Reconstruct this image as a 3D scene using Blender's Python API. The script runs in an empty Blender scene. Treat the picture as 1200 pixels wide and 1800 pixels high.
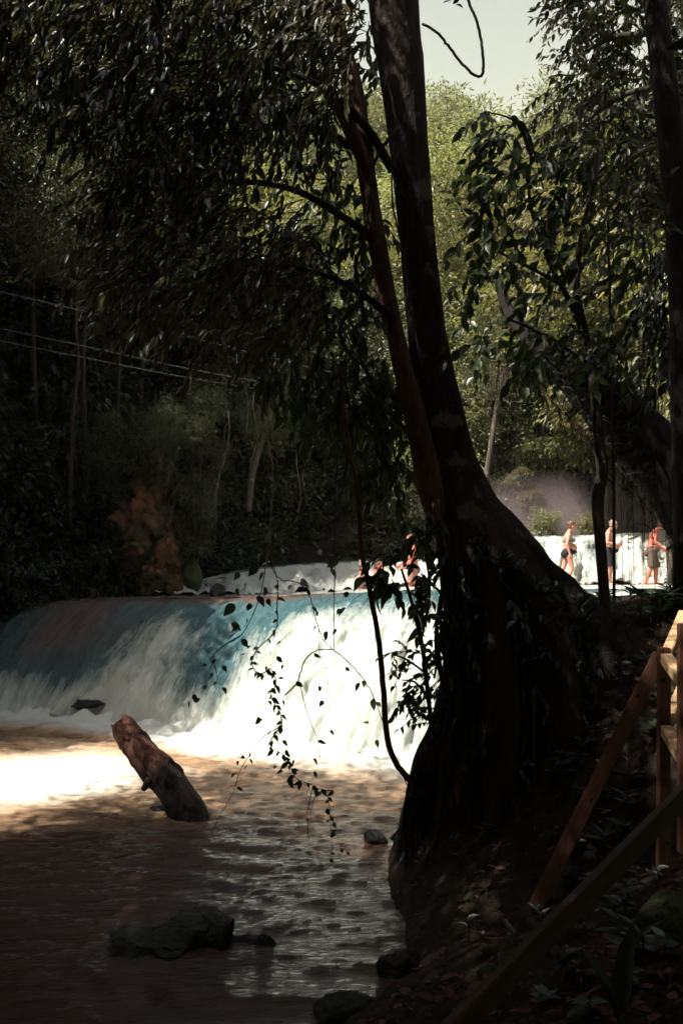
import bpy, math, random
import numpy as np
from mathutils import Vector, Matrix

# ------------------------------------------------------------------ camera, sky, sun
scene = bpy.context.scene
col = scene.collection
random.seed(7)
RNG = np.random.default_rng(11)
F = 1500.0
PITCH = math.radians(3.81)
CAM = (0.0, 0.0, 3.0)
cam_data = bpy.data.cameras.new('camera')
cam_data.sensor_fit = 'VERTICAL'
cam_data.sensor_height = 36.0
cam_data.lens = 36.0 * F / 1800.0
cam_data.clip_start = 0.05
cam_data.clip_end = 1500
cam = bpy.data.objects.new('camera', cam_data)
col.objects.link(cam)
cam.location = CAM
cam.rotation_euler = (math.radians(90) + PITCH, 0, 0)
scene.camera = cam

TO_SUN = Vector((-0.48, -0.20, 0.85)).normalized()
world = bpy.data.worlds.new('World')
scene.world = world
world.use_nodes = True
wn = world.node_tree
wn.nodes.clear()
sky = wn.nodes.new('ShaderNodeTexSky')
sky.sky_type = 'NISHITA'
sky.sun_disc = False
sky.sun_elevation = math.asin(TO_SUN.z)
sky.sun_rotation = math.atan2(TO_SUN.x, TO_SUN.y)
sky.air_density = 1.0
sky.dust_density = 4.0
sky.ozone_density = 1.0
hazy = wn.nodes.new('ShaderNodeMix'); hazy.data_type = 'RGBA'
wtc = wn.nodes.new('ShaderNodeTexCoord'); wsep = wn.nodes.new('ShaderNodeSeparateXYZ')
wmr = wn.nodes.new('ShaderNodeMapRange'); wmr.inputs[3].default_value = 1.0; wmr.inputs[4].default_value = 0.0
wpw = wn.nodes.new('ShaderNodeMath'); wpw.operation = 'POWER'; wpw.inputs[1].default_value = 1.35     # pale haze thickening evenly towards the horizon
wn.links.new(wtc.outputs['Generated'], wsep.inputs[0]); wn.links.new(wsep.outputs[2], wmr.inputs[0]); wn.links.new(wmr.outputs[0], wpw.inputs[0]); wn.links.new(wpw.outputs[0], hazy.inputs[0])
hazy.inputs[7].default_value = (8.8, 8.4, 4.8, 1)
wn.links.new(sky.outputs[0], hazy.inputs[6])
wbg = wn.nodes.new('ShaderNodeBackground')
wbg.inputs[1].default_value = 0.068
wout = wn.nodes.new('ShaderNodeOutputWorld')
wn.links.new(hazy.outputs[2], wbg.inputs[0])
wn.links.new(wbg.outputs[0], wout.inputs[0])

sun_data = bpy.data.lights.new('sun', 'SUN')
sun_data.energy = 4.2
sun_data.angle = math.radians(0.55)
sun_data.color = (1.0, 0.95, 0.84)
sun = bpy.data.objects.new('sun', sun_data)
col.objects.link(sun)
sun.rotation_euler = TO_SUN.to_track_quat('Z', 'Y').to_euler()

vs = scene.view_settings
vs.view_transform = 'Standard'
vs.look = 'None'
vs.exposure = 1.42
vs.gamma = 1.0
vs.use_curve_mapping = False
cy = scene.cycles
cy.max_bounces = 4
cy.diffuse_bounces = 2
cy.glossy_bounces = 2
cy.transmission_bounces = 2
cy.use_adaptive_sampling = True
cy.adaptive_threshold = 0.03
cy.adaptive_min_samples = 20
cy.volume_bounces = 0
cy.transparent_max_bounces = 4
cy.sample_clamp_indirect = 4.0
cy.use_denoising = True
cy.volume_step_rate = 4.0

# ------------------------------------------------------------------ small maths
SP, CP = math.sin(PITCH), math.cos(PITCH)
def P(px, py, Y):
    """a point at distance Y that stands at photograph position px, py"""
    xr = (px - 600.0) / F; yu = (900.0 - py) / F
    t = Y / (CP - yu * SP)
    return Vector((xr * t, Y, CAM[2] + (SP + yu * CP) * t))
def Pz(px, py, z):
    """the point at height z seen at px, py"""
    xr = (px - 600.0) / F; yu = (900.0 - py) / F
    t = (z - CAM[2]) / (SP + yu * CP)
    return Vector((xr * t, (CP - yu * SP) * t, z))
def project(p):
    p = np.asarray(p, float)
    x = p[..., 0]; y = p[..., 1]; z = p[..., 2] - CAM[2]
    d = y * CP + z * SP
    up = -y * SP + z * CP
    d = np.where(d < 0.1, 0.1, d)
    return 600 + F * x / d, 900 - F * up / d
def _hash(i, j, k, s):
    n = (i * 374761393 + j * 668265263 + k * 2147483647 + s * 974634599) & 0xFFFFFFFF
    n = ((n ^ (n >> 13)) * 1274126177) & 0xFFFFFFFF
    n = ((n ^ (n >> 16)) * 2246822519) & 0xFFFFFFFF
    return ((n ^ (n >> 15)) & 0xFFFF) / 65535.0
def noise(x, y, z=0.0, s=0):
    x, y, z = np.broadcast_arrays(np.asarray(x, float), np.asarray(y, float), np.asarray(z, float))
    i = np.floor(x).astype(np.int64); j = np.floor(y).astype(np.int64); k = np.floor(z).astype(np.int64)
    fx, fy, fz = x - i, y - j, z - k
    fx = fx*fx*(3-2*fx); fy = fy*fy*(3-2*fy); fz = fz*fz*(3-2*fz)
    r = 0
    for a in (0, 1):
        wx = fx if a else 1 - fx
        for b in (0, 1):
            wy = fy if b else 1 - fy
            for c in (0, 1):
                wz = fz if c else 1 - fz
                r = r + wx * wy * wz * _hash(i + a, j + b, k + c, s)
    return r * 2 - 1
def fbm(x, y, z=0.0, o=4, s=0):
    r = 0; a = 1.0; t = 0
    for q in range(o):
        r = r + a * noise(np.asarray(x) * 2**q, np.asarray(y) * 2**q, np.asarray(z) * 2**q, s + q); t += a; a *= 0.5
    return r / t
def sstep(a, b, x):
    t = np.clip((np.asarray(x, float) - a) / (b - a), 0, 1)
    return t * t * (3 - 2 * t)
def unit(v):
    v = np.asarray(v, float)
    return v / np.maximum(np.linalg.norm(v, axis=-1, keepdims=True), 1e-9)
def in_poly(px, py, poly):
    px = np.asarray(px, float); py = np.asarray(py, float)
    r = np.zeros(px.shape, bool)
    n = len(poly)
    for i in range(n):
        x1, y1 = poly[i]; x2, y2 = poly[(i + 1) % n]
        c = ((y1 > py) != (y2 > py)) & (px < (x2 - x1) * (py - y1) / (y2 - y1 + 1e-9) + x1)
        r ^= c
    return r
def smooth_path(pts, n):
    """Catmull-Rom through points, n samples"""
    p = np.asarray([list(q) for q in pts], float)
    m = len(p)
    ext = np.vstack([2*p[0]-p[1], p, 2*p[-1]-p[-2]])
    t = np.linspace(0, m - 1 - 1e-6, n)
    i = t.astype(int); f = (t - i)[:, None]
    a, b, c, d = ext[i], ext[i+1], ext[i+2], ext[i+3]
    return 0.5*((2*b)+(-a+c)*f+(2*a-5*b+4*c-d)*f**2+(-a+3*b-3*c+d)*f**3)

# ------------------------------------------------------------------ mesh helpers
def mesh_np(name, verts, faces, smooth=True):
    verts = np.asarray(verts, np.float32)
    me = bpy.data.meshes.new(name)
    me.vertices.add(len(verts))
    me.vertices.foreach_set('co', verts.ravel())
    faces = np.asarray(faces, np.int32)
    nf, k = faces.shape
    me.loops.add(nf * k)
    me.loops.foreach_set('vertex_index', faces.ravel())
    me.polygons.add(nf)
    me.polygons.foreach_set('loop_start', np.arange(nf, dtype=np.int32) * k)
    me.polygons.foreach_set('loop_total', np.full(nf, k, np.int32))
    if smooth:
        me.polygons.foreach_set('use_smooth', np.ones(nf, bool))
    me.update(calc_edges=True)
    return me
def link(name, me, mat=None, parent=None, **props):
    o = bpy.data.objects.new(name, me)
    col.objects.link(o)
    if mat is not None and me is not None and len(me.materials) == 0:
        me.materials.append(mat)
    if parent is not None:
        o.parent = parent
    for k, v in props.items():
        o[k] = v
    return o
def tag(o, label=None, category=None, group=None, kind=None):
    if label: o['label'] = label
    if category: o['category'] = category
    if group: o['group'] = group
    if kind: o['kind'] = kind
    return o
def empty(name, loc=(0, 0, 0), rz=0.0, label=None, category=None, group=None):
    o = bpy.data.objects.new(name, None)
    col.objects.link(o)
    o.location = loc
    o.rotation_euler = (0, 0, rz)
    o.empty_display_size = 0.1
    return tag(o, label, category, group)
def copy_tree(o, parent=None):
    c = o.copy(); col.objects.link(c)
    c.parent = parent
    for ch in [x for x in CHILDREN(o)]:
        copy_tree(ch, c)
    return c
def CHILDREN(o):
    return [x for x in col.objects if x.parent == o]
def grid_faces(nu, nv, wrap=False):
    """faces of a (nv rows, nu columns) grid"""
    i = np.arange(nv - 1)[:, None]; j = np.arange(nu if wrap else nu - 1)[None, :]
    a = i * nu + j; b = i * nu + (j + 1) % nu
    return np.stack([a, b, b + nu, a + nu], -1).reshape(-1, 4)
def tube_arrays(path, radii, sides=8, bump=0.0, bfreq=3.0, seed=0, squash=None):
    p = np.asarray(path, float); n = len(p)
    r = np.interp(np.linspace(0, 1, n), np.linspace(0, 1, len(radii)), radii) if len(radii) != n else np.asarray(radii, float)
    t = unit(np.gradient(p, axis=0))
    up = np.array([0.0, 1.0, 0.15]) if abs(t[:, 1]).mean() < 0.8 else np.array([0, 0, 1.0])
    a = unit(np.cross(t, up)); b = np.cross(a, t)
    ang = np.linspace(0, 2*np.pi, sides, endpoint=False)
    ca, sa = np.cos(ang), np.sin(ang)
    off = a[:, None, :]*ca[None, :, None] + b[:, None, :]*sa[None, :, None]
    rr = np.repeat(r[:, None], sides, 1)
    if bump:
        q = p[:, None, :] + off * rr[..., None]
        rr = rr * (1 + bump * fbm(q[..., 0]*bfreq, q[..., 1]*bfreq, q[..., 2]*bfreq*0.5, 3, seed))
    v = (p[:, None, :] + off * rr[..., None]).reshape(-1, 3)
    f = grid_faces(sides, n, True)
    # caps as fans folded to quads
    c0, c1 = len(v), len(v) + 1
    v = np.vstack([v, p[0], p[-1]])
    j = np.arange(sides)
    cap0 = np.stack([np.full(sides, c0), (j+1) % sides, j, j], 1)
    base = (n-1)*sides
    cap1 = np.stack([np.full(sides, c1), base + j, base + (j+1) % sides, base + (j+1) % sides], 1)
    return v, f, cap0[:, :3], cap1[:, :3]
class MB:
    """collects quads and triangles for one mesh"""
    def __init__(self): self.v = []; self.q = []; self.t = []; self.n = 0
    def add(self, v, q=None, t=None):
        v = np.asarray(v, float)
        if q is not None and len(q): self.q.append(np.asarray(q) + self.n)
        if t is not None and len(t): self.t.append(np.asarray(t) + self.n)
        self.v.append(v); self.n += len(v)
        return self
    def tube(self, path, radii, sides=8, **kw):
        v, f, c0, c1 = tube_arrays(path, radii, sides, **kw)
        return self.add(v, f, np.vstack([c0, c1]))
    def mesh(self, name, smooth=True):
        v = np.vstack(self.v).astype(np.float32)
        q = np.vstack(self.q) if self.q else np.zeros((0, 4), int)
        t = np.vstack(self.t) if self.t else np.zeros((0, 3), int)
        me = bpy.data.meshes.new(name)
        me.vertices.add(len(v)); me.vertices.foreach_set('co', v.ravel())
        nl = len(q)*4 + len(t)*3
        me.loops.add(nl)
        me.loops.foreach_set('vertex_index', np.concatenate([q.ravel(), t.ravel()]).astype(np.int32))
        me.polygons.add(len(q) + len(t))
        ls = np.concatenate([np.arange(len(q))*4, len(q)*4 + np.arange(len(t))*3]).astype(np.int32)
        lt = np.concatenate([np.full(len(q), 4), np.full(len(t), 3)]).astype(np.int32)
        me.polygons.foreach_set('loop_start', ls); me.polygons.foreach_set('loop_total', lt)
        if smooth: me.polygons.foreach_set('use_smooth', np.ones(len(q)+len(t), bool))
        me.update(calc_edges=True)
        return me
    def build(self, name, mat, parent=None, smooth=True, **props):
        return link(name, self.mesh(name, smooth), mat, parent, **props)

# leaf templates: x along the leaf, y across, z up; unit length, unit width
def leaf_template(kind):
    if kind == 'simple':
        v = [(0, 0, 0), (.42, -.5, .06), (.5, 0, -.03), (.42, .5, .06), (1, 0, -.10)]
        q = [(0, 1, 4, 2), (0, 2, 4, 3)]
    elif kind == 'lance':
        v = [(0, 0, 0), (.3, -.5, .05), (.3, 0, 0), (.3, .5, .05), (.68, -.38, 0), (.68, 0, -.05), (.68, .38, 0), (1, 0, -.16)]
        q = [(0, 1, 2, 2), (0, 2, 3, 3), (1, 4, 5, 2), (2, 5, 6, 3), (4, 7, 5, 5), (5, 7, 6, 6)]
    else:  # ovate, pointed
        xs = [0.0, .10, .28, .50, .72, .88]
        ws = [0.03, .30, .49, .47, .28, .10]
        v = []; q = []
        for x, w in zip(xs, ws):
            d = -0.16 * x * x
            v += [(x, -w, d + .10*w*2), (x, 0, d), (x, w, d + .10*w*2)]
        v.append((1.0, 0, -.17))
        for i in range(len(xs) - 1):
            a = i*3; b = a + 3
            q += [(a, b, b+1, a+1), (a+1, b+1, b+2, a+2)]
        a = (len(xs)-1)*3
        q += [(a, 18, a+1, a+1), (a+1, 18, a+2, a+2)]
    return np.asarray(v, float), q
LEAFT = {k: leaf_template(k) for k in ('simple', 'lance', 'ovate')}
def leaves_add(mb, kind, pos, direc, length, width, normal=None, rng=None):
    """many leaves: pos n x 3, direc n x 3 (base to tip), length / width arrays"""
    rng = rng or RNG
    tv, tq = LEAFT[kind]
    n = len(pos)
    if n == 0: return
    x = unit(direc)
    if normal is None:
        normal = np.array([0, 0, 1.0]) + rng.normal(0, .45, (n, 3))
    y = unit(np.cross(normal, x)); z = np.cross(x, y)
    L = np.broadcast_to(np.asarray(length, float), (n,))[:, None, None]
    W = np.broadcast_to(np.asarray(width, float), (n,))[:, None, None]
    v = pos[:, None, :] + x[:, None, :]*tv[None, :, 0:1]*L + y[:, None, :]*tv[None, :, 1:2]*W + z[:, None, :]*tv[None, :, 2:3]*L
    m = len(tv)
    quads = [q for q in tq if q[2] != q[3]]; tris = [q[:3] for q in tq if q[2] == q[3]]
    base = (np.arange(n)*m)[:, None, None]
    Q = (np.asarray(quads)[None] + base).reshape(-1, 4) if quads else None
    T = (np.asarray(tris)[None] + base).reshape(-1, 3) if tris else None
    mb.add(v.reshape(-1, 3), Q, T)
def leaf_mesh(name, kind='ovate'):
    mb = MB()
    tv, tq = LEAFT[kind]
    mb.add(tv, [q for q in tq if q[2] != q[3]], [q[:3] for q in tq if q[2] == q[3]])
    return mb.mesh(name)
def leaf_matrix(pos, direc, normal, L, W):
    x = Vector(direc).normalized(); y = Vector(normal).cross(x)
    if y.length < 1e-4: y = Vector((0, 1, 0)).cross(x)
    y.normalize(); z = x.cross(y)
    m = Matrix((( x.x*L, y.x*W, z.x*L, pos[0]), (x.y*L, y.y*W, z.y*L, pos[1]), (x.z*L, y.z*W, z.z*L, pos[2]), (0, 0, 0, 1)))
    return m
def leaf_obj(me, parent, pos, direc, normal, L, W, name='leaf'):
    o = bpy.data.objects.new(name, me)
    col.objects.link(o)
    o.parent = parent
    m = leaf_matrix(pos, direc, normal, L, W)
    o.matrix_basis = m
    return o
def rock_mesh(name, seed, sx=1, sy=1, sz=1, rough=0.3, sub=4, freq=1.4, flat=0.0):
    import bmesh
    bm = bmesh.new()
    bmesh.ops.create_icosphere(bm, subdivisions=sub, radius=1.0)
    me = bpy.data.meshes.new(name)
    bm.to_mesh(me); bm.free()
    n = len(me.vertices)
    v = np.empty(n*3, np.float32); me.vertices.foreach_get('co', v); v = v.reshape(-1, 3).astype(float)
    d = fbm(v[:, 0]*freq+seed*3.1, v[:, 1]*freq, v[:, 2]*freq, 3, seed)
    v = v * (1 + rough*.8*d)[:, None]
    rg = np.random.default_rng(seed)
    for k in range(14):                                   # broken flat faces
        nn = unit(rg.normal(0, 1, 3)); c_ = .55 + .35*rg.random(); q = v @ nn
        v = v - nn[None, :]*(np.clip(q - c_, 0, None)*.88)[:, None]
    fd = fbm(v[:, 0]*5+seed, v[:, 1]*5, v[:, 2]*5, 4, seed+3)
    v = v * (1 + rough*.30*fd - rough*.10*(np.abs(noise(v[:, 0]*3+seed, v[:, 1]*3, v[:, 2]*1.2, seed+5)) < .10))[:, None]
    v *= np.array([sx, sy, sz])
    me.vertices.foreach_set('co', v.astype(np.float32).ravel())
    me.polygons.foreach_set('use_smooth', np.ones(len(me.polygons), bool))
    me.update()
    return me

# ------------------------------------------------------------------ materials
def new_mat(name):
    m = bpy.data.materials.new(name); m.use_nodes = True
    nt = m.node_tree; nt.nodes.clear()
    out = nt.nodes.new('ShaderNodeOutputMaterial')
    return m, nt, out
def N(nt, t, **kw):
    n = nt.nodes.new(t)
    for k, v in kw.items(): setattr(n, k, v)
    return n
def ramp(nt, fac, stops, interp='LINEAR'):
    r = N(nt, 'ShaderNodeValToRGB')
    r.color_ramp.interpolation = interp
    while len(r.color_ramp.elements) < len(stops): r.color_ramp.elements.new(0.5)
    for e, (p, c) in zip(r.color_ramp.elements, stops):
        e.position = p; e.color = (c[0], c[1], c[2], 1) if not isinstance(c, (int, float)) else (c, c, c, 1)
    nt.links.new(fac, r.inputs[0])
    return r.outputs[0]
def mixc(nt, fac, a, b, mode='MIX'):
    m = N(nt, 'ShaderNodeMix', data_type='RGBA', blend_type=mode)
    for sock, v in ((m.inputs[0], fac), (m.inputs[6], a), (m.inputs[7], b)):
        if hasattr(v, 'links'): nt.links.new(v, sock)
        elif isinstance(v, (int, float)): sock.default_value = v
        else: sock.default_value = (v[0], v[1], v[2], 1)
    return m.outputs[2]
def noise_tex(nt, scale, detail=4, rough=.55, vec=None, stretch=None, dist=0.0):
    n = N(nt, 'ShaderNodeTexNoise')
    n.inputs['Scale'].default_value = scale; n.inputs['Detail'].default_value = detail
    n.inputs['Roughness'].default_value = rough; n.inputs['Distortion'].default_value = dist
    if vec is None:
        vec = N(nt, 'ShaderNodeTexCoord').outputs['Object']
    if stretch:
        mp = N(nt, 'ShaderNodeMapping'); mp.inputs['Scale'].default_value = stretch
        nt.links.new(vec, mp.inputs[0]); vec = mp.outputs[0]
    nt.links.new(vec, n.inputs['Vector'])
    return n.outputs['Fac']
def bump(nt, h, strength=.5, dist=.02):
    b = N(nt, 'ShaderNodeBump'); b.inputs['Strength'].default_value = strength; b.inputs['Distance'].default_value = dist
    nt.links.new(h, b.inputs['Height'])
    return b.outputs[0]
def principled(nt, out, color, rough=.6, normal=None, spec=.5):
    p = N(nt, 'ShaderNodeBsdfPrincipled')
    for sock, v in (('Base Color', color), ('Roughness', rough)):
        if hasattr(v, 'links'): nt.links.new(v, p.inputs[sock])
        elif isinstance(v, (int, float)): p.inputs[sock].default_value = v
        else: p.inputs[sock].default_value = (v[0], v[1], v[2], 1)
    p.inputs['Specular IOR Level'].default_value = spec
    if normal is not None: nt.links.new(normal, p.inputs['Normal'])
    nt.links.new(p.outputs[0], out.inputs[0])
    return p
def mat_leaf(name, cols, rough=.42, trans=.35, tint=(1.5, 1.7, .7), spec=.5):
    m, nt, out = new_mat(name)
    g = N(nt, 'ShaderNodeNewGeometry'); oi = N(nt, 'ShaderNodeObjectInfo')
    c = ramp(nt, g.outputs['Random Per Island'], [(i/(len(cols)-1), k) for i, k in enumerate(cols)])
    hv = N(nt, 'ShaderNodeHueSaturation')
    mr = N(nt, 'ShaderNodeMapRange'); mr.inputs[3].default_value = .5; mr.inputs[4].default_value = 1.4
    nt.links.new(oi.outputs['Random'], mr.inputs[0]); nt.links.new(mr.outputs[0], hv.inputs['Value'])
    mh = N(nt, 'ShaderNodeMapRange'); mh.inputs[3].default_value = .465; mh.inputs[4].default_value = .52
    nt.links.new(oi.outputs['Random'], mh.inputs[0]); nt.links.new(mh.outputs[0], hv.inputs['Hue'])
    nt.links.new(c, hv.inputs['Color'])
    p = principled(nt, out, hv.outputs[0], rough, spec=spec)
    t = N(nt, 'ShaderNodeBsdfTranslucent')
    nt.links.new(mixc(nt, 1.0, hv.outputs[0], tint, 'MULTIPLY'), t.inputs[0])
    mx = N(nt, 'ShaderNodeMixShader'); mx.inputs[0].default_value = trans
    nt.links.new(p.outputs[0], mx.inputs[1]); nt.links.new(t.outputs[0], mx.inputs[2])
    nt.links.new(mx.outputs[0], out.inputs[0])
    return m
def mat_bark(name, a, b, c, scale=6.0, patch=.55, lich=(.16, .14, .11)):
    m, nt, out = new_mat(name)
    n1 = noise_tex(nt, scale, 6, .65, stretch=(1, 1, .25))
    n2 = noise_tex(nt, scale*.7, 5, .6)
    n3 = noise_tex(nt, scale*5, 4, .6, stretch=(1, 1, .35))
    cc = ramp(nt, n1, [(.3, a), (.5, b), (.7, c)])
    pm = ramp(nt, n2, [(patch, 0), (patch+.06, 1)])
    cc = mixc(nt, pm, cc, lich)
    cc = mixc(nt, .6, cc, ramp(nt, n3, [(.35, (.45, .45, .45)), (.65, (1.3, 1.25, 1.2))]), 'MULTIPLY')
    h = N(nt, 'ShaderNodeMath', operation='ADD'); nt.links.new(n1, h.inputs[0]); nt.links.new(n3, h.inputs[1])
    principled(nt, out, cc, .85, bump(nt, h.outputs[0], .9, .03), .25)
    return m
def mat_rock(name, a, b, moss=(.05, .06, .02), mossy=.3, rough=.8, scale=2.5):
    m, nt, out = new_mat(name)
    n1 = noise_tex(nt, scale, 8, .65); n2 = noise_tex(nt, scale*4, 6, .7); n3 = noise_tex(nt, scale*.8, 4, .6, dist=.6)
    cc = mixc(nt, n1, a, b)
    cc = mixc(nt, ramp(nt, n3, [(1-mossy-.12, 0), (1-mossy, 1)]), cc, moss)
    cc = mixc(nt, .7, cc, ramp(nt, n2, [(.3, (.4, .4, .4)), (.7, (1.3, 1.3, 1.3))]), 'MULTIPLY')
    principled(nt, out, cc, rough, bump(nt, n2, .9, .05), .4)
    return m

M = {}
M['leaf_jungle'] = mat_leaf('leaf_jungle', [(.030, .038, .016), (.055, .066, .026), (.085, .092, .040), (.13, .13, .07)], .45, .34, (1.3, 1.35, .75))
M['leaf_light'] = mat_leaf('leaf_light', [(.05, .06, .024), (.12, .13, .05), (.20, .20, .085), (.25, .21, .12)], .48, .42, (1.35, 1.35, .75))  # brighter leaf copy: sunlight on the foliage put into the colour
M['leaf_far'] = mat_leaf('leaf_far', [(.09, .10, .05), (.16, .17, .09), (.22, .22, .125)], .6, .42, (1.3, 1.35, .8))  # the far hill's haze and sun glow put into the pale colour
M['leaf_dark'] = mat_leaf('leaf_dark', [(.007, .012, .006), (.014, .021, .009), (.026, .033, .015)], .42, .22, (1.3, 1.4, .8))  # near-black leaf copy: jungle shade put into the colour
M['leaf_olive'] = mat_leaf('leaf_olive', [(.055, .060, .032), (.105, .103, .056), (.14, .128, .075), (.17, .145, .095)], .5, .26, (1.3, 1.25, .8))
M['leaf_hero'] = mat_leaf('leaf_hero', [(.022, .038, .016), (.038, .058, .022), (.050, .070, .028)], .42, .30, (1.3, 1.5, .8))
M['leaf_plant'] = mat_leaf('leaf_plant', [(.05, .085, .05), (.08, .12, .07)], .38, .25, (1.2, 1.3, .9))
M['litter'] = mat_leaf('litter', [(.055, .018, .014), (.09, .032, .026), (.13, .055, .04), (.04, .02, .015)], .7, .15, (1.3, 1.0, .8), .3)
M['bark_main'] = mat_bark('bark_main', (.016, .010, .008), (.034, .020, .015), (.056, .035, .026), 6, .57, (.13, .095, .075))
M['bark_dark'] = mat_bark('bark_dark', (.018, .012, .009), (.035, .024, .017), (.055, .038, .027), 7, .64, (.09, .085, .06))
M['bark_wet_shaded'] = mat_bark('bark_wet_shaded', (.008, .006, .005), (.016, .011, .009), (.03, .02, .015), 9, .66, (.035, .035, .02))  # near-black: wet roots, and trunks whose shade is put into the colour
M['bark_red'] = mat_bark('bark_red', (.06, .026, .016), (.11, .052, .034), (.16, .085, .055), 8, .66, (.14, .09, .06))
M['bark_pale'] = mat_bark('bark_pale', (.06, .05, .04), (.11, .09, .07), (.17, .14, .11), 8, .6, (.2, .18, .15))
M['vine'] = mat_bark('vine', (.03, .02, .014), (.055, .035, .024), (.08, .05, .035), 14, .7)
M['rock_wet'] = mat_rock('rock_wet', (.006, .005, .005), (.02, .017, .015), (.012, .012, .006), .25, .6)
M['rock_ochre'] = mat_rock('rock_ochre', (.10, .04, .022), (.22, .10, .055), (.05, .045, .02), .48, .9, 1.6)
M['rock_mossy'] = mat_rock('rock_mossy', (.05, .045, .035), (.11, .10, .075), (.05, .065, .018), .5, .85, 2.2)
def mat_log():
    m, nt, out = new_mat('log')
    obj = N(nt, 'ShaderNodeTexCoord').outputs['Object']
    n1 = noise_tex(nt, 5, 7, .7, obj, (1, 1, .45), .8); n2 = noise_tex(nt, 26, 5, .7, obj, (1, 1, .3)); n3 = noise_tex(nt, 2.2, 4, .6, obj)
    dry = ramp(nt, n1, [(.32, (.06, .022, .016)), (.47, (.22, .09, .06)), (.62, (.38, .19, .13))])
    wet = ramp(nt, n1, [(.35, (.012, .007, .006)), (.65, (.04, .022, .016))])
    sp = N(nt, 'ShaderNodeSeparateXYZ'); nt.links.new(obj, sp.inputs[0])
    ad = N(nt, 'ShaderNodeMath', operation='MULTIPLY_ADD'); nt.links.new(n3, ad.inputs[0]); ad.inputs[1].default_value = .9; nt.links.new(sp.outputs[2], ad.inputs[2])
    mr = N(nt, 'ShaderNodeMapRange'); mr.inputs[1].default_value = .92; mr.inputs[2].default_value = 1.2; nt.links.new(ad.outputs[0], mr.inputs[0])
    cc = mixc(nt, mr.outputs[0], wet, dry)
    cc = mixc(nt, .7, cc, ramp(nt, n2, [(.3, (.35, .33, .32)), (.65, (1.3, 1.25, 1.2))]), 'MULTIPLY')
    h = N(nt, 'ShaderNodeMath', operation='ADD'); nt.links.new(n1, h.inputs[0]); nt.links.new(n2, h.inputs[1])
    principled(nt, out, cc, .7, bump(nt, h.outputs[0], 1.0, .05), .35)
    return m
M['log'] = mat_log()
def mat_ground():
    m, nt, out = new_mat('ground')
    n1 = noise_tex(nt, .8, 8, .65); n2 = noise_tex(nt, 9, 6, .7)
    cc = ramp(nt, n1, [(.35, (.014, .010, .007)), (.55, (.030, .020, .013)), (.7, (.024, .026, .010))])
    cc = mixc(nt, .7, cc, ramp(nt, n2, [(.3, (.4, .4, .4)), (.7, (1.4, 1.3, 1.2))]), 'MULTIPLY')
    principled(nt, out, cc, .9, bump(nt, n2, 1.0, .08), .2)
    return m
M['ground'] = mat_ground()

def mat_pool():
    """muddy river water with foam drifting on it; 'foam' is a vertex attribute"""
    m, nt, out = new_mat('pool_water')
    at = N(nt, 'ShaderNodeAttribute', attribute_name='foam')
    obj = N(nt, 'ShaderNodeTexCoord').outputs['Object']
    f1 = noise_tex(nt, 1.0, 8, .66, obj, (1.1, 4.2, 1), .6)
    f2 = noise_tex(nt, 1.0, 6, .75, obj, (9, 24, 1), .5)
    s = N(nt, 'ShaderNodeMath', operation='MULTIPLY_ADD'); nt.links.new(f1, s.inputs[0]); s.inputs[1].default_value = .5
    nt.links.new(at.outputs['Fac'], s.inputs[2])
    s2 = N(nt, 'ShaderNodeMath', operation='MULTIPLY_ADD'); nt.links.new(f2, s2.inputs[0]); s2.inputs[1].default_value = .4
    nt.links.new(s.outputs[0], s2.inputs[2])
    mr = N(nt, 'ShaderNodeMapRange'); mr.inputs[1].default_value = .58; mr.inputs[2].default_value = 1.12
    nt.links.new(s2.outputs[0], mr.inputs[0])
    mask = mr.outputs[0]
    fr = N(nt, 'ShaderNodeMapRange'); fr.inputs[1].default_value = .40; fr.inputs[2].default_value = .62; nt.links.new(at.outputs['Fac'], fr.inputs[0])
    cc = mixc(nt, mask, (.068, .036, .026), mixc(nt, fr.outputs[0], (.58, .38, .22), (.60, .61, .55)))  # tan tone also paints the orange fringe of the sunlit patch
    rr = N(nt, 'ShaderNodeMapRange'); rr.inputs[3].default_value = .035; rr.inputs[4].default_value = .6
    nt.links.new(mask, rr.inputs[0])
    r1 = noise_tex(nt, 7, 5, .62, obj, (.45, 1.9, 1), .5); r2 = noise_tex(nt, 26, 3, .6, obj, (.6, 1.7, 1), .3)
    h = N(nt, 'ShaderNodeMath', operation='MULTIPLY_ADD'); nt.links.new(r2, h.inputs[0]); h.inputs[1].default_value = .3
    nt.links.new(r1, h.inputs[2])
    p = principled(nt, out, cc, rr.outputs[0], bump(nt, h.outputs[0], .75, .045), .5)
    p.inputs['IOR'].default_value = 1.33
    return m
M['pool_water'] = mat_pool()
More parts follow.
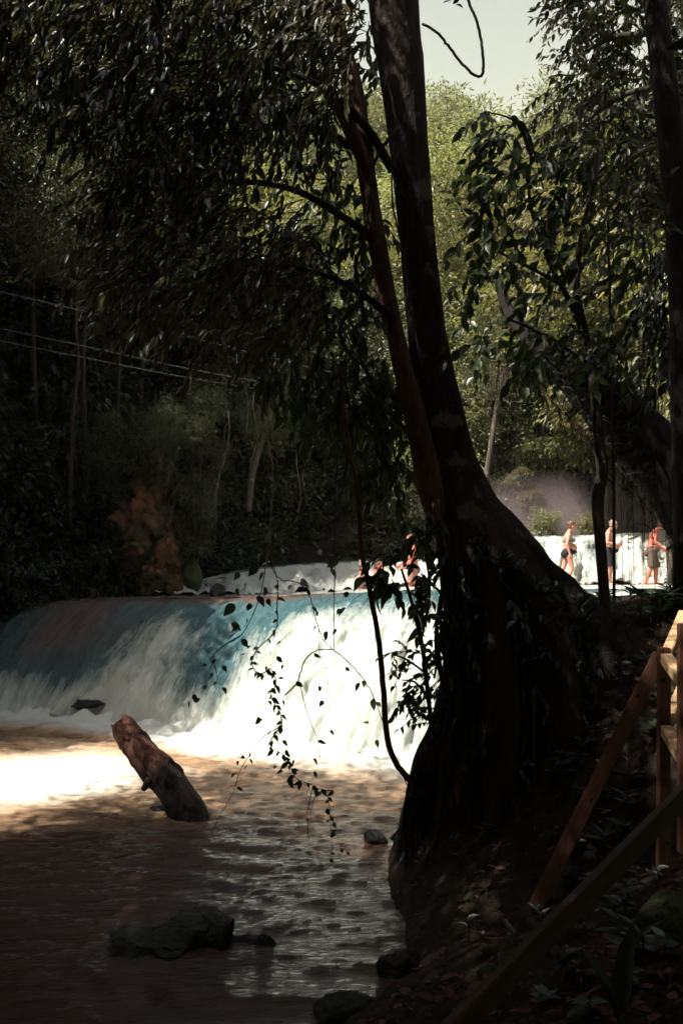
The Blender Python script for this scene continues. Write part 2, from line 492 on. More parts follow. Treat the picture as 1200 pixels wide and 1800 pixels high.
def mat_falls(name='falls_water'):
    """falling water: 'foam' says how white and broken it is, 'mud' how brown; UV runs across and down the fall"""
    m, nt, out = new_mat(name)
    fo = N(nt, 'ShaderNodeAttribute', attribute_name='foam'); mu = N(nt, 'ShaderNodeAttribute', attribute_name='mud')
    uv = N(nt, 'ShaderNodeUVMap').outputs[0]
    a = noise_tex(nt, 1.0, 8, .72, uv, (1.7, .7, 1), 1.2)
    b = noise_tex(nt, 1.0, 6, .75, uv, (7, 1.9, 1), .8)
    c = noise_tex(nt, 1.0, 5, .8, uv, (22, 9.0, 1), .8)
    s = N(nt, 'ShaderNodeMath', operation='MULTIPLY_ADD'); nt.links.new(a, s.inputs[0]); s.inputs[1].default_value = .8
    nt.links.new(fo.outputs['Fac'], s.inputs[2])
    s2 = N(nt, 'ShaderNodeMath', operation='MULTIPLY_ADD'); nt.links.new(b, s2.inputs[0]); s2.inputs[1].default_value = .6
    nt.links.new(s.outputs[0], s2.inputs[2])
    s3 = N(nt, 'ShaderNodeMath', operation='MULTIPLY_ADD'); nt.links.new(c, s3.inputs[0]); s3.inputs[1].default_value = .45
    nt.links.new(s2.outputs[0], s3.inputs[2])
    mr = N(nt, 'ShaderNodeMapRange'); mr.inputs[1].default_value = 1.10; mr.inputs[2].default_value = 1.46
    nt.links.new(s3.outputs[0], mr.inputs[0])
    thin = mixc(nt, mu.outputs['Fac'], (.06, .135, .15), (.15, .075, .055))
    white = mixc(nt, mu.outputs['Fac'], (.64, .68, .61), (.32, .21, .18))
    cc = mixc(nt, mr.outputs[0], thin, white)
    rr = N(nt, 'ShaderNodeMapRange'); rr.inputs[3].default_value = .16; rr.inputs[4].default_value = .7
    nt.links.new(mr.outputs[0], rr.inputs[0])
    principled(nt, out, cc, rr.outputs[0], bump(nt, s3.outputs[0], .9, .14), .5)
    return m
M['falls_water'] = mat_falls()
def mat_wood(name, a, b, scale=3.0):
    m, nt, out = new_mat(name)
    obj = N(nt, 'ShaderNodeTexCoord').outputs['Object']
    n1 = noise_tex(nt, scale, 6, .6, obj, (.35, 8, 8), .3); n2 = noise_tex(nt, 40, 3, .6, obj, (.2, 3, 3))
    n3 = noise_tex(nt, 2.5, 3, .5, obj)
    cc = mixc(nt, n1, a, b)
    cc = mixc(nt, .8, cc, ramp(nt, n2, [(.35, (.6, .55, .5)), (.6, (1.15, 1.15, 1.15))]), 'MULTIPLY')
    cc = mixc(nt, .8, cc, ramp(nt, n3, [(.3, (.6, .5, .5)), (.65, (1.1, 1.1, 1.1))]), 'MULTIPLY')
    principled(nt, out, cc, .7, bump(nt, n2, .4, .006), .3)
    return m
M['wood'] = mat_wood('wood', (.085, .036, .022), (.17, .082, .05))
M['wood_sunlit'] = mat_wood('wood_sunlit', (.42, .28, .15), (.55, .40, .23))  # paler timber copy for the rails, their sunlight put into the colour
M['wood_grey'] = mat_wood('wood_grey', (.05, .032, .018), (.11, .07, .04))
def plain(name, c, rough=.6, spec=.4, nscale=20, var=.25):
    m, nt, out = new_mat(name)
    n = noise_tex(nt, nscale, 4, .6)
    cc = mixc(nt, .9, c, ramp(nt, n, [(.3, (1-var,)*3), (.7, (1+var,)*3)]), 'MULTIPLY')
    principled(nt, out, cc, rough, bump(nt, n, .15, .01), spec)
    return m
M['cable'] = plain('cable', (.06, .05, .045), .6)
M['skin_pale'] = plain('skin_pale', (.62, .29, .22), .5, .4, 6, .10)
M['skin_red'] = plain('skin_red', (.56, .17, .12), .5, .4, 6, .12)
M['hair_brown'] = plain('hair_brown', (.12, .06, .035), .6, .4, 40)
M['hair_grey'] = plain('hair_grey', (.30, .24, .20), .6, .4, 40)
M['cloth_black'] = plain('cloth_black', (.014, .014, .018), .8)
M['cloth_grey'] = plain('cloth_grey', (.16, .17, .19), .8)
M['cloth_brown'] = plain('cloth_brown', (.115, .075, .06), .85)
M['cloth_pink'] = plain('cloth_pink', (.36, .24, .24), .85)
M['cloth_blue'] = plain('cloth_blue', (.35, .48, .52), .85)
M['cloth_rose'] = plain('cloth_rose', (.40, .19, .17), .85)

# ------------------------------------------------------------------ water lines of the river
U = np.linspace(0, 1, 300)
def curve(pts):
    """pts (px, py, Y) -> 300 world samples"""
    return smooth_path([P(*p) for p in pts], 300)
CREST = curve([(-200, 1125, 21.2), (-60, 1112, 20.8), (10, 1096, 20.4), (70, 1064, 20), (150, 1057, 19.6), (280, 1053, 19), (450, 1050, 18),
               (600, 1043, 17.2), (720, 1038, 16.8), (830, 1037, 17), (920, 1037, 18.5), (1010, 1036, 20.8), (1100, 1036, 22), (1250, 1032, 23), (1400, 1030, 24)])
_bx = [-330, -200, -140, -70, 10, 125, 300, 470, 625, 770, 890, 1000, 1095, 1250, 1400]
_by = np.interp(_bx, [-330, -60, 0, 150, 280, 430, 600, 770, 890, 1000, 1100, 1400], [1243, 1252, 1257, 1268, 1287, 1312, 1328, 1347, 1320, 1280, 1252, 1235])
BASE = smooth_path([Pz(x, y, 0.0) for x, y in zip(_bx, _by)], 300)
FOOT2 = curve([(-200, 1052, 23), (-60, 1050, 23), (10, 1050, 23), (70, 1050, 22.8), (150, 1049, 22.6), (280, 1047, 22.4), (450, 1044, 22.3),
               (600, 1037, 22), (720, 1031, 22), (830, 1028, 22.5), (920, 1028, 23.6), (1010, 1028, 24.4), (1100, 1027, 24.9), (1250, 1024, 25.6), (1400, 1022, 26)])
CREST2 = curve([(-200, 1048, 25), (-60, 1046, 25), (10, 1046, 25), (70, 1045, 25), (150, 1044, 25), (280, 1036, 25), (420, 1004, 25.6),
               (600, 988, 26.4), (720, 986, 27), (830, 962, 27.2), (920, 943, 27.5), (1010, 941, 28), (1100, 936, 28.4), (1250, 918, 29), (1400, 915, 30)])

# ------------------------------------------------------------------ ground
SH_Y = [-20, -8, -3, 0, 3, 5.6, 6.5, 7.5, 8.5, 10.5, 12.2, 14, 16, 18, 22, 26, 30, 40, 130]
SH_X = [-3.0, -3.0, -2.6, -2.0, -1.1, -.36, .22, .58, .64, .95, 1.75, 2.5, 3.8, 5.4, 9.5, 13, 15, 16, 16]
BK_Y = [-20, 0, 5, 6.5, 8, 9, 12, 20, 60]
BK_H = [1.7, 1.6, 1.25, 1.05, 1.75, 2.35, 2.45, 2.45, 2.6]
BK_W = [3.6, 3.4, 3.0, 2.8, 1.6, 1.15, 1.4, 1.8, 3]
LS_Y = [-20, 0, 12, 17, 19, 20.5, 22, 24, 26, 30, 36, 130]
LS_X = [-10, -10, -10, -9.4, -8.6, -7.6, -6.6, -5.0, -4.6, -4.0, -3.0, -3.0]
def ground_z(x, y):
    x = np.asarray(x, float); y = np.asarray(y, float)
    by = np.interp(x, BASE[:, 0], BASE[:, 1]); cyy = np.interp(x, CREST[:, 0], CREST[:, 1]); cz = np.interp(x, CREST[:, 0], CREST[:, 2])
    e = np.interp(x, CREST2[:, 0], CREST2[:, 1]); ez = np.interp(x, CREST2[:, 0], CREST2[:, 2])
    fz = np.interp(x, FOOT2[:, 0], FOOT2[:, 1])
    bed = -1.0 + sstep(0, 1, (y - by) / (cyy - by)) * (cz - .5 + 1.0) * 1.0
    bed = np.minimum(bed, cz - .5)
    bed = bed + sstep(0, 1, (y - fz) / np.maximum(e - fz, .5)) * np.maximum(ez - cz, 0) * .9
    d = x - np.interp(y, SH_Y, SH_X)
    H = np.interp(y, BK_Y, BK_H); W = np.interp(y, BK_Y, BK_W)
    right = -0.6 + (H + .6) * np.clip((d + .35) / (W + .35), 0, 1)**.62 + .12*np.clip(d - W, 0, None)
    right = np.where(d < -.35, -9, right)
    right += .09 * fbm(x*1.6, y*1.6, 0, 4, 3) * (d > -.35)
    dl = np.interp(y, LS_Y, LS_X) - x
    left = -1 + 8.0 * sstep(-.3, 6.5, dl) + .45*np.clip(dl - 5, 0, None) + .5*fbm(x*.5, y*.5, 0, 4, 5) * sstep(0, 3, dl) + 2.6*sstep(-.6, .4, dl)*sstep(17, 21, y)
    left = np.where(dl < -.6, -9, left)
    z = np.maximum(np.maximum(bed, right), left)
    back = np.clip(y - 37, 0, None)*.30 + np.clip(y - 55, 0, None)*.46
    back = np.minimum(back, 40 + (y > 0)*0) + 3.2*sstep(34, 39, y) * (1 - sstep(3.0, 6.0, z))
    return z + back + .5*fbm(x*.15, y*.15, 0, 3, 8)*sstep(36, 44, y)
xs = np.unique(np.concatenate([np.linspace(-90, -14, 50), np.linspace(-14, -2.2, 100), np.linspace(-2.2, 4.2, 130), np.linspace(4.2, 16, 80), np.linspace(16, 90, 40)]))
ys = np.unique(np.concatenate([np.linspace(-40, -2, 40), np.linspace(-2, 13, 210), np.linspace(13, 40, 130), np.linspace(40, 150, 50)]))
GX, GY = np.meshgrid(xs, ys)
gv = np.stack([GX, GY, ground_z(GX, GY)], -1).reshape(-1, 3)
ground = link('ground', mesh_np('ground', gv, grid_faces(len(xs), len(ys))), M['ground'])
tag(ground, 'dark earth river banks and jungle hillside', None, None, 'structure')

# ------------------------------------------------------------------ lower pool
px_ = np.concatenate([np.linspace(-13, -6.5, 80), np.linspace(-6.45, 3.2, 230)])
py_ = np.concatenate([np.linspace(-6, 4.5, 90), np.linspace(4.54, 12, 230), np.linspace(12.04, 19.5, 170)])
GX, GY = np.meshgrid(px_, py_)
bl = np.interp(GX, BASE[:, 0], BASE[:, 1]) - GY            # distance in front of the fall's foot
churn = np.exp(-np.clip(bl, 0, None) / 1.1)
rw = np.random.default_rng(17)
wx = GX + .22*fbm(GX*.9, GY*.9, 0, 3, 61); wy = GY + .22*fbm(GX*.9, GY*.9, 5, 3, 62)
w = .010*fbm(GX*.7+.3*GY, GY*1.6, 0, 3, 21)
for q in range(44):                                        # many small wave trains running out from the fall
    lam = .07 * 11.0**rw.random(); th = rw.normal(0, .42); ph = rw.random()*6.28
    env = .35 + .65*sstep(-.25, .45, fbm(GX*.55 + q*3.7, GY*.8 - q*1.9, q*.31, 2, 80 + q % 5))
    cph = (wx*math.sin(th) + wy*math.cos(th))*(2*math.pi/lam) + ph
    w = w + (.046*lam/(2*math.pi)) * env * (np.sin(cph) + .28*np.sin(2*cph + .6))
w = w * (1 + 1.2*np.exp(-np.clip(bl, 0, None)/3)) + churn*(.20*np.abs(fbm(GX*2.2, GY*2.2, 0, 4, 25)) + .05) + np.exp(-np.clip(bl, 0, None)/.45)*.26*np.abs(fbm(GX*2.2, GY*2.2, 0, 5, 26))
lx, ly = Pz(322, 1418, 0)[:2]
dr = np.hypot((GX - lx), (GY - ly)*1.1)
w += .05*np.exp(-((dr - .36)/.12)**2) * (.5 + fbm(GX*5, GY*5, 0, 2, 4))
foam = .66*np.exp(-np.clip(bl - .3, 0, None)/2.3) + .60*np.exp(-((GX + 4.9)/2.5)**2 - ((GY - 12.2)/1.9)**2) + .04*sstep(6, 12, GY)  # foam at the foot, spread wide for glow, plus a painted sunlit pool patch
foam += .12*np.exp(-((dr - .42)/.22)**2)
foam -= .17*np.exp(-((bl - 1.6 - .3*fbm(GX*.8, GY*.8, 0, 2, 31))/.42)**2) * (GX < -1.0)      # brown lane below the fall
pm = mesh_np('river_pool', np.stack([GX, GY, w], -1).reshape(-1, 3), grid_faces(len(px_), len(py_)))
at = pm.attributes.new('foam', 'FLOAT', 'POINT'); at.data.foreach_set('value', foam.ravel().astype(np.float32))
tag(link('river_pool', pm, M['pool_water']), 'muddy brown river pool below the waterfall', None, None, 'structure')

# ------------------------------------------------------------------ falls
def sheet(name, top, bot, nv, power, amp, foam_fn, mud_fn, label, lip=0.0, seed=0, us=None, zadd=0.0, vs_=(0, 1)):
    us = np.linspace(0, 1, 520) if us is None else us
    def at_u(c):
        return np.stack([np.interp(us, U, c[:, k]) for k in range(3)], -1)
    T = at_u(top); B = at_u(bot)
    v = np.linspace(vs_[0], vs_[1], nv)[:, None]
    ul = np.concatenate([[0], np.cumsum(np.linalg.norm(np.diff(T, axis=0), axis=1))])[None, :]
    x = T[None, :, 0]*(1-v) + B[None, :, 0]*v; y = T[None, :, 1]*(1-v) + B[None, :, 1]*v
    hz = np.clip(v, 0, 1)**power
    z = T[None, :, 2]*(1-hz) + B[None, :, 2]*hz + zadd
    L = np.linalg.norm(T - B, axis=1)[None, :]
    # ragged plan: lobes and ledges
    lobes = fbm(ul*.55 + 0*v, v*.8, 0, 3, seed+1) * 2.6*amp * sstep(0, .35, v)
    st = fbm(ul*2.6 + v*1.1, v*1.5, 0, 4, seed+2) * amp + fbm(ul*8 + v*.8, v*3.2 + 0*ul, 0, 3, seed+3)*amp*.45
    st = st * (.15 + .85*sstep(0, .25, v))
    bil = np.abs(fbm(ul*1.5 + .25*lobes, v*L*.8, 0, 4, seed+7)) + .5*np.abs(fbm(ul*4.2, v*L*2.0, 0, 3, seed+8))
    st = st + amp*1.5*(bil - .2)*sstep(.12, .5, v)
    y = y - lobes - st*.8 - amp*1.6*fbm(ul*1.1 + 0*v, 0*v, 3.3, 4, seed+11)*sstep(0, .2, v)*(1 - sstep(.6, 1, v))
    z = z + st*.7
    x = x + 0*v
    me = mesh_np(name, np.stack([x, y, z], -1).reshape(-1, 3), grid_faces(len(us), nv))
    uvx = (ul + 0*v); uvy = v*L
    fo = foam_fn(ul + 0*v, v + 0*ul, T[None, :, 0] + 0*v); mu = mud_fn(ul + 0*v, v + 0*ul, T[None, :, 0] + 0*v)
    for nm, arr in (('foam', fo), ('mud', mu)):
        a_ = me.attributes.new(nm, 'FLOAT', 'POINT'); a_.data.foreach_set('value', np.clip(arr, -2, 3).ravel().astype(np.float32))
    uvl = me.uv_layers.new(name='UVMap')
    vi = np.empty(len(me.loops), np.int32); me.loops.foreach_get('vertex_index', vi)
    uvl.data.foreach_set('uv', np.stack([uvx.ravel()[vi], uvy.ravel()[vi]], -1).astype(np.float32).ravel())
    o = link(name, me, M['falls_water'])
    tag(o, label, None, None, 'structure')
    return o
def foam_low(u, v, x):
    f = -.16 + .48*sstep(.10, .55, v) + .40*sstep(.70, 1, v)
    f = f + .46*sstep(-1.6, 1.6, x)*sstep(.0, .15, v) - .35*(1-sstep(.06, .24, v))*(1-sstep(-1.5, .8, x))  # foam also paints the light: whiter on the sunlit side, thinner in shade
    f = f - .45*sstep(-3.2, -5.5, x)*sstep(-8.5, -7.6, x)*(1-sstep(.55, .85, v)) + .45*fbm(u*.9 + v*.6, v*.9, 0, 3, 77)
    return f
def mud_low(u, v, x):
    m_ = np.exp(-((x + 5.4 + .8*fbm(u*1.2, v*1.5, 0, 3, 90))/1.3)**2) * (1-sstep(.45, .85, v)) * .8
    return np.clip(np.maximum(m_, .95*(1-sstep(.05, .24, v))*(1-sstep(-1.2, .8, x))), 0, 1)
sheet('waterfall', CREST, BASE, 130, 1.75, .16, foam_low, mud_low, 'broad white cascade pouring over the rounded ledge', seed=40)
sheet('terrace_pool', FOOT2, CREST, 24, 1.0, .03, lambda u, v, x: .15 + .35*sstep(-3, 2, x) + 0*v, lambda u, v, x: .5 - .3*sstep(-3, 2, x) + .3*sstep(.8, 1, v), 'shallow water on the ledge between the two cascades', seed=50, vs_=(-.35, 1.0))
sheet('upper_waterfall', CREST2, FOOT2, 60, 1.5, .20, lambda u, v, x: .15 + .45*sstep(.03, .2, v) + .5*fbm(u*1.1, v*1.6, 0, 3, 71), lambda u, v, x: .15 + 0*v, 'upper white cascade stepping down to the ledge', seed=60)
far_edge = CREST2.copy(); far_edge[:, 1] += 16; far_edge[:, 0] *= 1.3; far_edge[:, 2] += .25
sheet('upper_river', far_edge, CREST2, 20, 1.0, .02, lambda u, v, x: .0 + .5*sstep(.8, 1, v), lambda u, v, x: .3 + 0*v, 'calm brown river above the upper cascade', seed=70)

# ------------------------------------------------------------------ jungle trees: shared crown and trunk meshes
def crown_mesh(name, seed, rx, rz, clumps, per, leaf, clump_r=.75, kind='simple', droop=.35, hollow=.45, aspect=.42):
    rng = np.random.default_rng(seed)
    mb = MB()
    d = unit(rng.normal(0, 1, (clumps, 3)))
    rad = hollow + (1-hollow)*rng.random(clumps)**.6
    lob = 1 + .30*fbm(d[:, 0]*1.6+seed, d[:, 1]*1.6, d[:, 2]*1.6, 2, seed)
    c = d * (rad*lob)[:, None] * np.array([rx, rx, rz])
    c[:, 2] = np.where(c[:, 2] < -.55*rz, -.55*rz + .3*(c[:, 2]+.55*rz), c[:, 2])
    cr = clump_r*(.55 + .8*rng.random(clumps))
    ci = np.repeat(np.arange(clumps), per)
    o = rng.normal(0, .5, (clumps*per, 3)) * cr[ci][:, None] * np.array([1, 1, .6])
    pos = c[ci] + o
    out = unit(unit(o)*1.0 + unit(c[ci])*.6 + rng.normal(0, .5, (len(o), 3)) - np.array([0, 0, droop]))
    s = leaf*(.6 + .8*rng.random(len(o)))
    nrm = np.array([0, 0, 1.0]) + unit(c[ci])*.5 + rng.normal(0, .45, (len(o), 3))
    leaves_add(mb, kind, pos, out, s, s*aspect, nrm, rng)
    return mb.mesh(name)
def trunk_mesh(name, seed, h, r, spread, limbs=6):
    rng = np.random.default_rng(seed)
    mb = MB()
    lean = rng.normal(0, .05, 2)*h
    t = np.linspace(0, 1, 16)[:, None]
    path = np.hstack([lean[0]*t**1.5 + .15*np.sin(t*5+seed), lean[1]*t**1.5 + .15*np.cos(t*4+seed)-.15, t*h*1.05 - .8*(t == 0)])
    mb.tube(path, np.concatenate([[r*1.9, r*1.35, r*1.1], np.linspace(r, r*.35, 13)]), 9, bump=.18, bfreq=2.0, seed=seed)
    for k in range(limbs):
        f = .55 + .45*k/limbs
        i = int(f*15); p0 = path[i]
        a = k*2.4 + rng.random()
        ln = spread*(.6+.4*rng.random())
        q = np.linspace(0, 1, 7)[:, None]
        br = p0 + np.hstack([np.cos(a)*ln*q, np.sin(a)*ln*q, (.35+.3*rng.random())*ln*q**.8]) + rng.normal(0, .06, (7, 3))*q
        mb.tube(br, np.linspace(r*.45, r*.1, 7), 6)
    return mb.mesh(name)
CR = {
 'round': crown_mesh('crown_round', 1, 3.4, 2.9, 130, 120, .17),
 'tall': crown_mesh('crown_tall', 2, 2.5, 4.6, 130, 120, .17),
 'spread': crown_mesh('crown_spread', 3, 4.4, 1.7, 120, 120, .18),
 'fine': crown_mesh('crown_fine', 4, 3.3, 3.0, 150, 150, .115, .8, 'simple', .3, .45, .36),
 'droop': crown_mesh('crown_droop', 5, 3.0, 3.4, 130, 120, .22, .8, 'simple', 1.0, .4, .34),
}
CRF = {
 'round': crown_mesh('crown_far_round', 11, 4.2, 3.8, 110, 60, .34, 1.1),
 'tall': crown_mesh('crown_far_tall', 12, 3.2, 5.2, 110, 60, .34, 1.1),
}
TR = {k: trunk_mesh('trunk_' + k, 20 + i, h, r, sp) for i, (k, h, r, sp) in enumerate((('mid', 9, .15, 2.2), ('high', 14, .17, 2.6), ('low', 5, .13, 1.6), ('slim', 12, .12, 1.5)))}
TRH = {'mid': 9, 'high': 14, 'low': 5, 'slim': 12}
for k in CR: CR[k].materials.append(M['leaf_jungle'])
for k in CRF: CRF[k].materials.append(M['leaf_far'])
for k in TR: TR[k].materials.append(M['bark_dark'])
def with_mat(me, mat):
    c = me.copy(); c.materials.clear(); c.materials.append(mat); return c
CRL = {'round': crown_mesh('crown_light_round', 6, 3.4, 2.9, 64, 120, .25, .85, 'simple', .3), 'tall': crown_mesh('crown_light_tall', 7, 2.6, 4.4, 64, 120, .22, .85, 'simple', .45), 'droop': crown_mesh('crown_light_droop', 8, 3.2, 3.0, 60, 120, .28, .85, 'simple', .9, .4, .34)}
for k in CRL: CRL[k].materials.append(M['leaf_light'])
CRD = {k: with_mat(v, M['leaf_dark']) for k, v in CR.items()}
TRP = {k: with_mat(v, M['bark_pale']) for k, v in TR.items()}
def tree(name, x, y, h, crown, trunk, cs, label, group, rng, squash=1.0, second=None, z=None):
    z = float(ground_z(x, y)) if z is None else z
    r = empty(name, (x, y, z - .1), rng.random()*6.28, label, 'tree', group)
    th = trunk[1]
    t = link('trunk', trunk[0], None, r); t.scale = (cs**.5, cs**.5, h/th)
    c = link('crown', crown, None, r); c.location = (0, 0, h*1.02); c.scale = (cs, cs, cs*squash)
    c.rotation_euler = (0, 0, rng.random()*6.28)
    if second is not None:
        c = link('crown', second, None, r); c.location = (rng.normal(0, .6), rng.normal(0, .6), h*.62); c.scale = (cs*.8, cs*.8, cs*.8)
    return r
SKY_POLY = [(738, -200), (738, 190), (840, 200), (985, 150), (990, -200)]
def sun_shadow(x, y, z, plane=1.0):
    k = (z - plane) / TO_SUN.z
    return x - TO_SUN.x*k, y - TO_SUN.y*k
def lights_blocked(x, y, z, r):
    """would a crown here darken what the sun reaches in the photograph?"""
    sx, sy = sun_shadow(x, y, z, 1.0)
    if math.hypot((sx + 4.6)/(2.9 + r*.75), (sy - 12.2)/(2.4 + r*.75)) < 1: return True      # bright pool
    if -1.5 - r*.7 < sx < 13 and 12.5 - r*.5 < sy < 31: return True                          # falls and bathers
    return False
def hides_sky(x, y, z, r):
    px, py = project((x, y, z)); rr = r*F/max(y, 1)
    for a in np.linspace(0, 6.28, 10):
        if in_poly(px + rr*math.cos(a)*.85, py + rr*math.sin(a)*.85, SKY_POLY): return True
    return bool(in_poly(px, py, SKY_POLY))
rngT = np.random.default_rng(5)
CNAMES = list(CR)
def scatter(n, xr, yr, hr, csr, name, label, group, mats, tmats, left=None, guard=True, mind=1.8, second=False, trunks=('mid', 'high', 'slim'), tries=4000):
    done = []
    for _ in range(tries):
        if len(done) >= n: break
        y = yr[0] + (yr[1]-yr[0])*rngT.random(); x = xr[0] + (xr[1]-xr[0])*rngT.random()
        if left is not None and x > np.interp(y, LS_Y, LS_X) - left: continue
        if any(math.hypot(x-a, y-b) < mind for a, b in done): continue
        h = hr[0] + (hr[1]-hr[0])*rngT.random(); cs = csr[0] + (csr[1]-csr[0])*rngT.random()
        z = float(ground_z(x, y))
        if guard and (lights_blocked(x, y, z + h, 3.2*cs) or hides_sky(x, y, z + h, 3.6*cs)): continue
        k = mats[0] if False else None
        cn = list(mats)[rngT.integers(len(mats))]
        tk = trunks[rngT.integers(len(trunks))]
        tree(name, x, y, h, mats[cn], (tmats[tk], TRH[tk]), cs, label, group, rngT, .9 + .3*rngT.random(), mats[cn] if second else None)
        done.append((x, y))
    return done
# left bank, behind and above the fall
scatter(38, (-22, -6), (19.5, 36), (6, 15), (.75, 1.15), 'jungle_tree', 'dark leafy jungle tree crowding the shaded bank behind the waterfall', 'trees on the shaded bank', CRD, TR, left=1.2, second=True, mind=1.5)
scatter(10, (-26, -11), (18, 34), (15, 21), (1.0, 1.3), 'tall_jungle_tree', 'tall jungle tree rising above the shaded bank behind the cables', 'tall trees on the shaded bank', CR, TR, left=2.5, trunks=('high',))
# across the head of the falls
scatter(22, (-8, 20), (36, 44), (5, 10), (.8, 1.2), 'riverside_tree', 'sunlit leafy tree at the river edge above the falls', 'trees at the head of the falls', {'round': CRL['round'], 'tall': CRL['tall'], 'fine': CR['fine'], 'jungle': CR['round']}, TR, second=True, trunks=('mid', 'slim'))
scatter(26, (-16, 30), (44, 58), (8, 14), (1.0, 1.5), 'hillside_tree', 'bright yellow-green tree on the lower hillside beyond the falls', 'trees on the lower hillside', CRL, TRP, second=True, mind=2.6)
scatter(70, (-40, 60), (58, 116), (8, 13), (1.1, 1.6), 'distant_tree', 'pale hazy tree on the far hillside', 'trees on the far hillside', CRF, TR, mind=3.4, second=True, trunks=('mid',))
# right bank
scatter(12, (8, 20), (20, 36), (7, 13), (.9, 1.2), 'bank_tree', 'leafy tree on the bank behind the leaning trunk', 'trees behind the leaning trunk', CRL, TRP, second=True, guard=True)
scatter(9, (-17, -10), (14.0, 19), (8, 13), (.9, 1.25), 'jungle_tree', 'added shade tree leaning over the shaded end of the fall outside the picture', 'trees beside the shaded end of the fall', CRD, TR, left=.8, second=True, mind=2.0)  # unseen trees added to shade the left end of the fall
tree('jungle_tree', -10.6, 14.2, 9.6, CRD['fine'], (TR['mid'], 9), .62, 'added slim shade tree beside the shaded end of the fall outside the picture', 'trees beside the shaded end of the fall', rngT)  # added unseen so its crown's shadow lands on the fall
# unseen trees added round the camera; crowns placed to shade near bank and water
def canopy_tree(x, y, h, crowns, label):
    z = float(ground_z(x, y)); r = empty('added_shade_tree', (x, y, z - .1), 0, label, 'tree', 'added shade trees round the near bank')
    t = link('trunk', TR['mid'], None, r); t.scale = (1.3, 1.3, h/9)
    for k, (cx, cy_, cz, s) in enumerate(crowns):
        c = link('crown', CRD[CNAMES[k % 5]], None, r); c.location = (cx - x, cy_ - y, cz - z); c.scale = (s, s, s*.8); c.rotation_euler = (0, 0, k*1.7 + x)
        if math.hypot(cx - x, cy_ - y) > 1:
            a = np.array([0, 0, h*.7]); b = np.array([cx - x, cy_ - y, cz - z]); q = np.linspace(0, 1, 8)[:, None]
            mb = MB(); mb.tube(a + (b - a)*q + np.array([0, 0, .9])*np.sin(q*3.14), [.14, .05], 7, bump=.1); mb.build('branch', M['bark_dark'], r)
canopy_tree(-11.2, 3.0, 9, [(-11, 3, 9.5, 1.3), (-7.6, 1.6, 10.2, 1.2), (-8.4, 4.4, 10.2, .85), (-11.2, 5.0, 9.6, 1.0), (-7.2, 6.1, 9.8, .75), (-6.3, 8.3, 9.9, .78), (-11, 3, 6, 1.2)], 'added shade tree on the far bank stretching over the near pool')
canopy_tree(-11.5, -3.0, 10, [(-11, -3, 10, 1.4), (-8, -3.5, 10, 1.4), (-7.2, -1.6, 11.2, 1.2), (-11, -3, 6, 1.3)], 'added shade tree on the far bank behind the photographer')
canopy_tree(2.4, -2.2, 8.5, [(2, -1.5, 8.6, 1.3), (-1.0, -.6, 9.0, 1.2), (-5.4, -1.2, 10.4, 1.0), (-.4, .6, 10.4, .8), (-4.7, 3.6, 10.8, .8), (2.0, 2.4, 11.6, .9), (4.2, 5.0, 12.4, .9), (-2.6, -3.8, 9, 1.3)], 'added shade tree behind the photographer roofing the near bank')
canopy_tree(5.2, 3.2, 8.5, [(5.4, 3, 8.5, 1.2), (5.4, 3, 5.4, 1.0)], 'added shade tree beside the stair railing outside the picture')
canopy_tree(8.8, 8.0, 8.5, [(9, 8, 8.5, 1.4), (9, 8, 5, 1.3)], 'added shade tree on the bank beyond the railing outside the picture')
canopy_tree(7.5, -3.5, 8.5, [(7.5, -3.5, 8.5, 1.5), (7.5, -3.5, 4.6, 1.4)], 'added shade tree behind the stair')
canopy_tree(1.0, -9.0, 8.5, [(1, -9, 8.5, 1.5), (-4, -8, 8, 1.5), (1, -9, 4.6, 1.4), (-2.5, -6.5, 4.6, 1.4), (4.5, -5.5, 4.8, 1.3), (-6.5, -7.5, 5.5, 1.5)], 'added shade tree well behind the photographer')

# bushes and hanging greenery on the banks
BU = [crown_mesh('bush_foliage', 30+i, 1.0, .85, 46, 70, lf, .42, 'simple', .5, .2, asp) for i, (lf, asp) in enumerate(((.13, .42), (.10, .34), (.18, .30)))]
for b in BU: b.materials.append(M['leaf_jungle'])
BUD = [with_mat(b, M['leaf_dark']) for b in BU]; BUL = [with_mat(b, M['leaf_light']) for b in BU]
def bush(x, y, z, s, meshes, label, group, name='bush', sq=1.0):
    o = link(name, meshes[rngT.integers(len(meshes))]); o.location = (x, y, z); o.scale = (s, s, s*sq); o.rotation_euler = (0, 0, rngT.random()*6.28)
    return tag(o, label, 'bush', group)
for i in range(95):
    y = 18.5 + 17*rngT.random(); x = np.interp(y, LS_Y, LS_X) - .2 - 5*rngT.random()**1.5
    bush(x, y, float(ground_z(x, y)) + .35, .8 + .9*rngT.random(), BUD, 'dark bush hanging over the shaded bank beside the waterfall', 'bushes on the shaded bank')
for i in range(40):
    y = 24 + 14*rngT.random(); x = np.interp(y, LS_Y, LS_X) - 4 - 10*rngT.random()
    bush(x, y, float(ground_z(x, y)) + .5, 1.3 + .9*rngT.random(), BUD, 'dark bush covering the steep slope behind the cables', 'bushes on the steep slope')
for i in range(60):
    x = -6 + 26*rngT.random(); y = 35 + 4*rngT.random() + (0 if x < 8 else -2)
    bush(x, y, float(ground_z(x, y)) + .4, .9 + 1.0*rngT.random(), BU, 'leafy bush along the river edge above the upper cascade', 'bushes above the upper cascade')

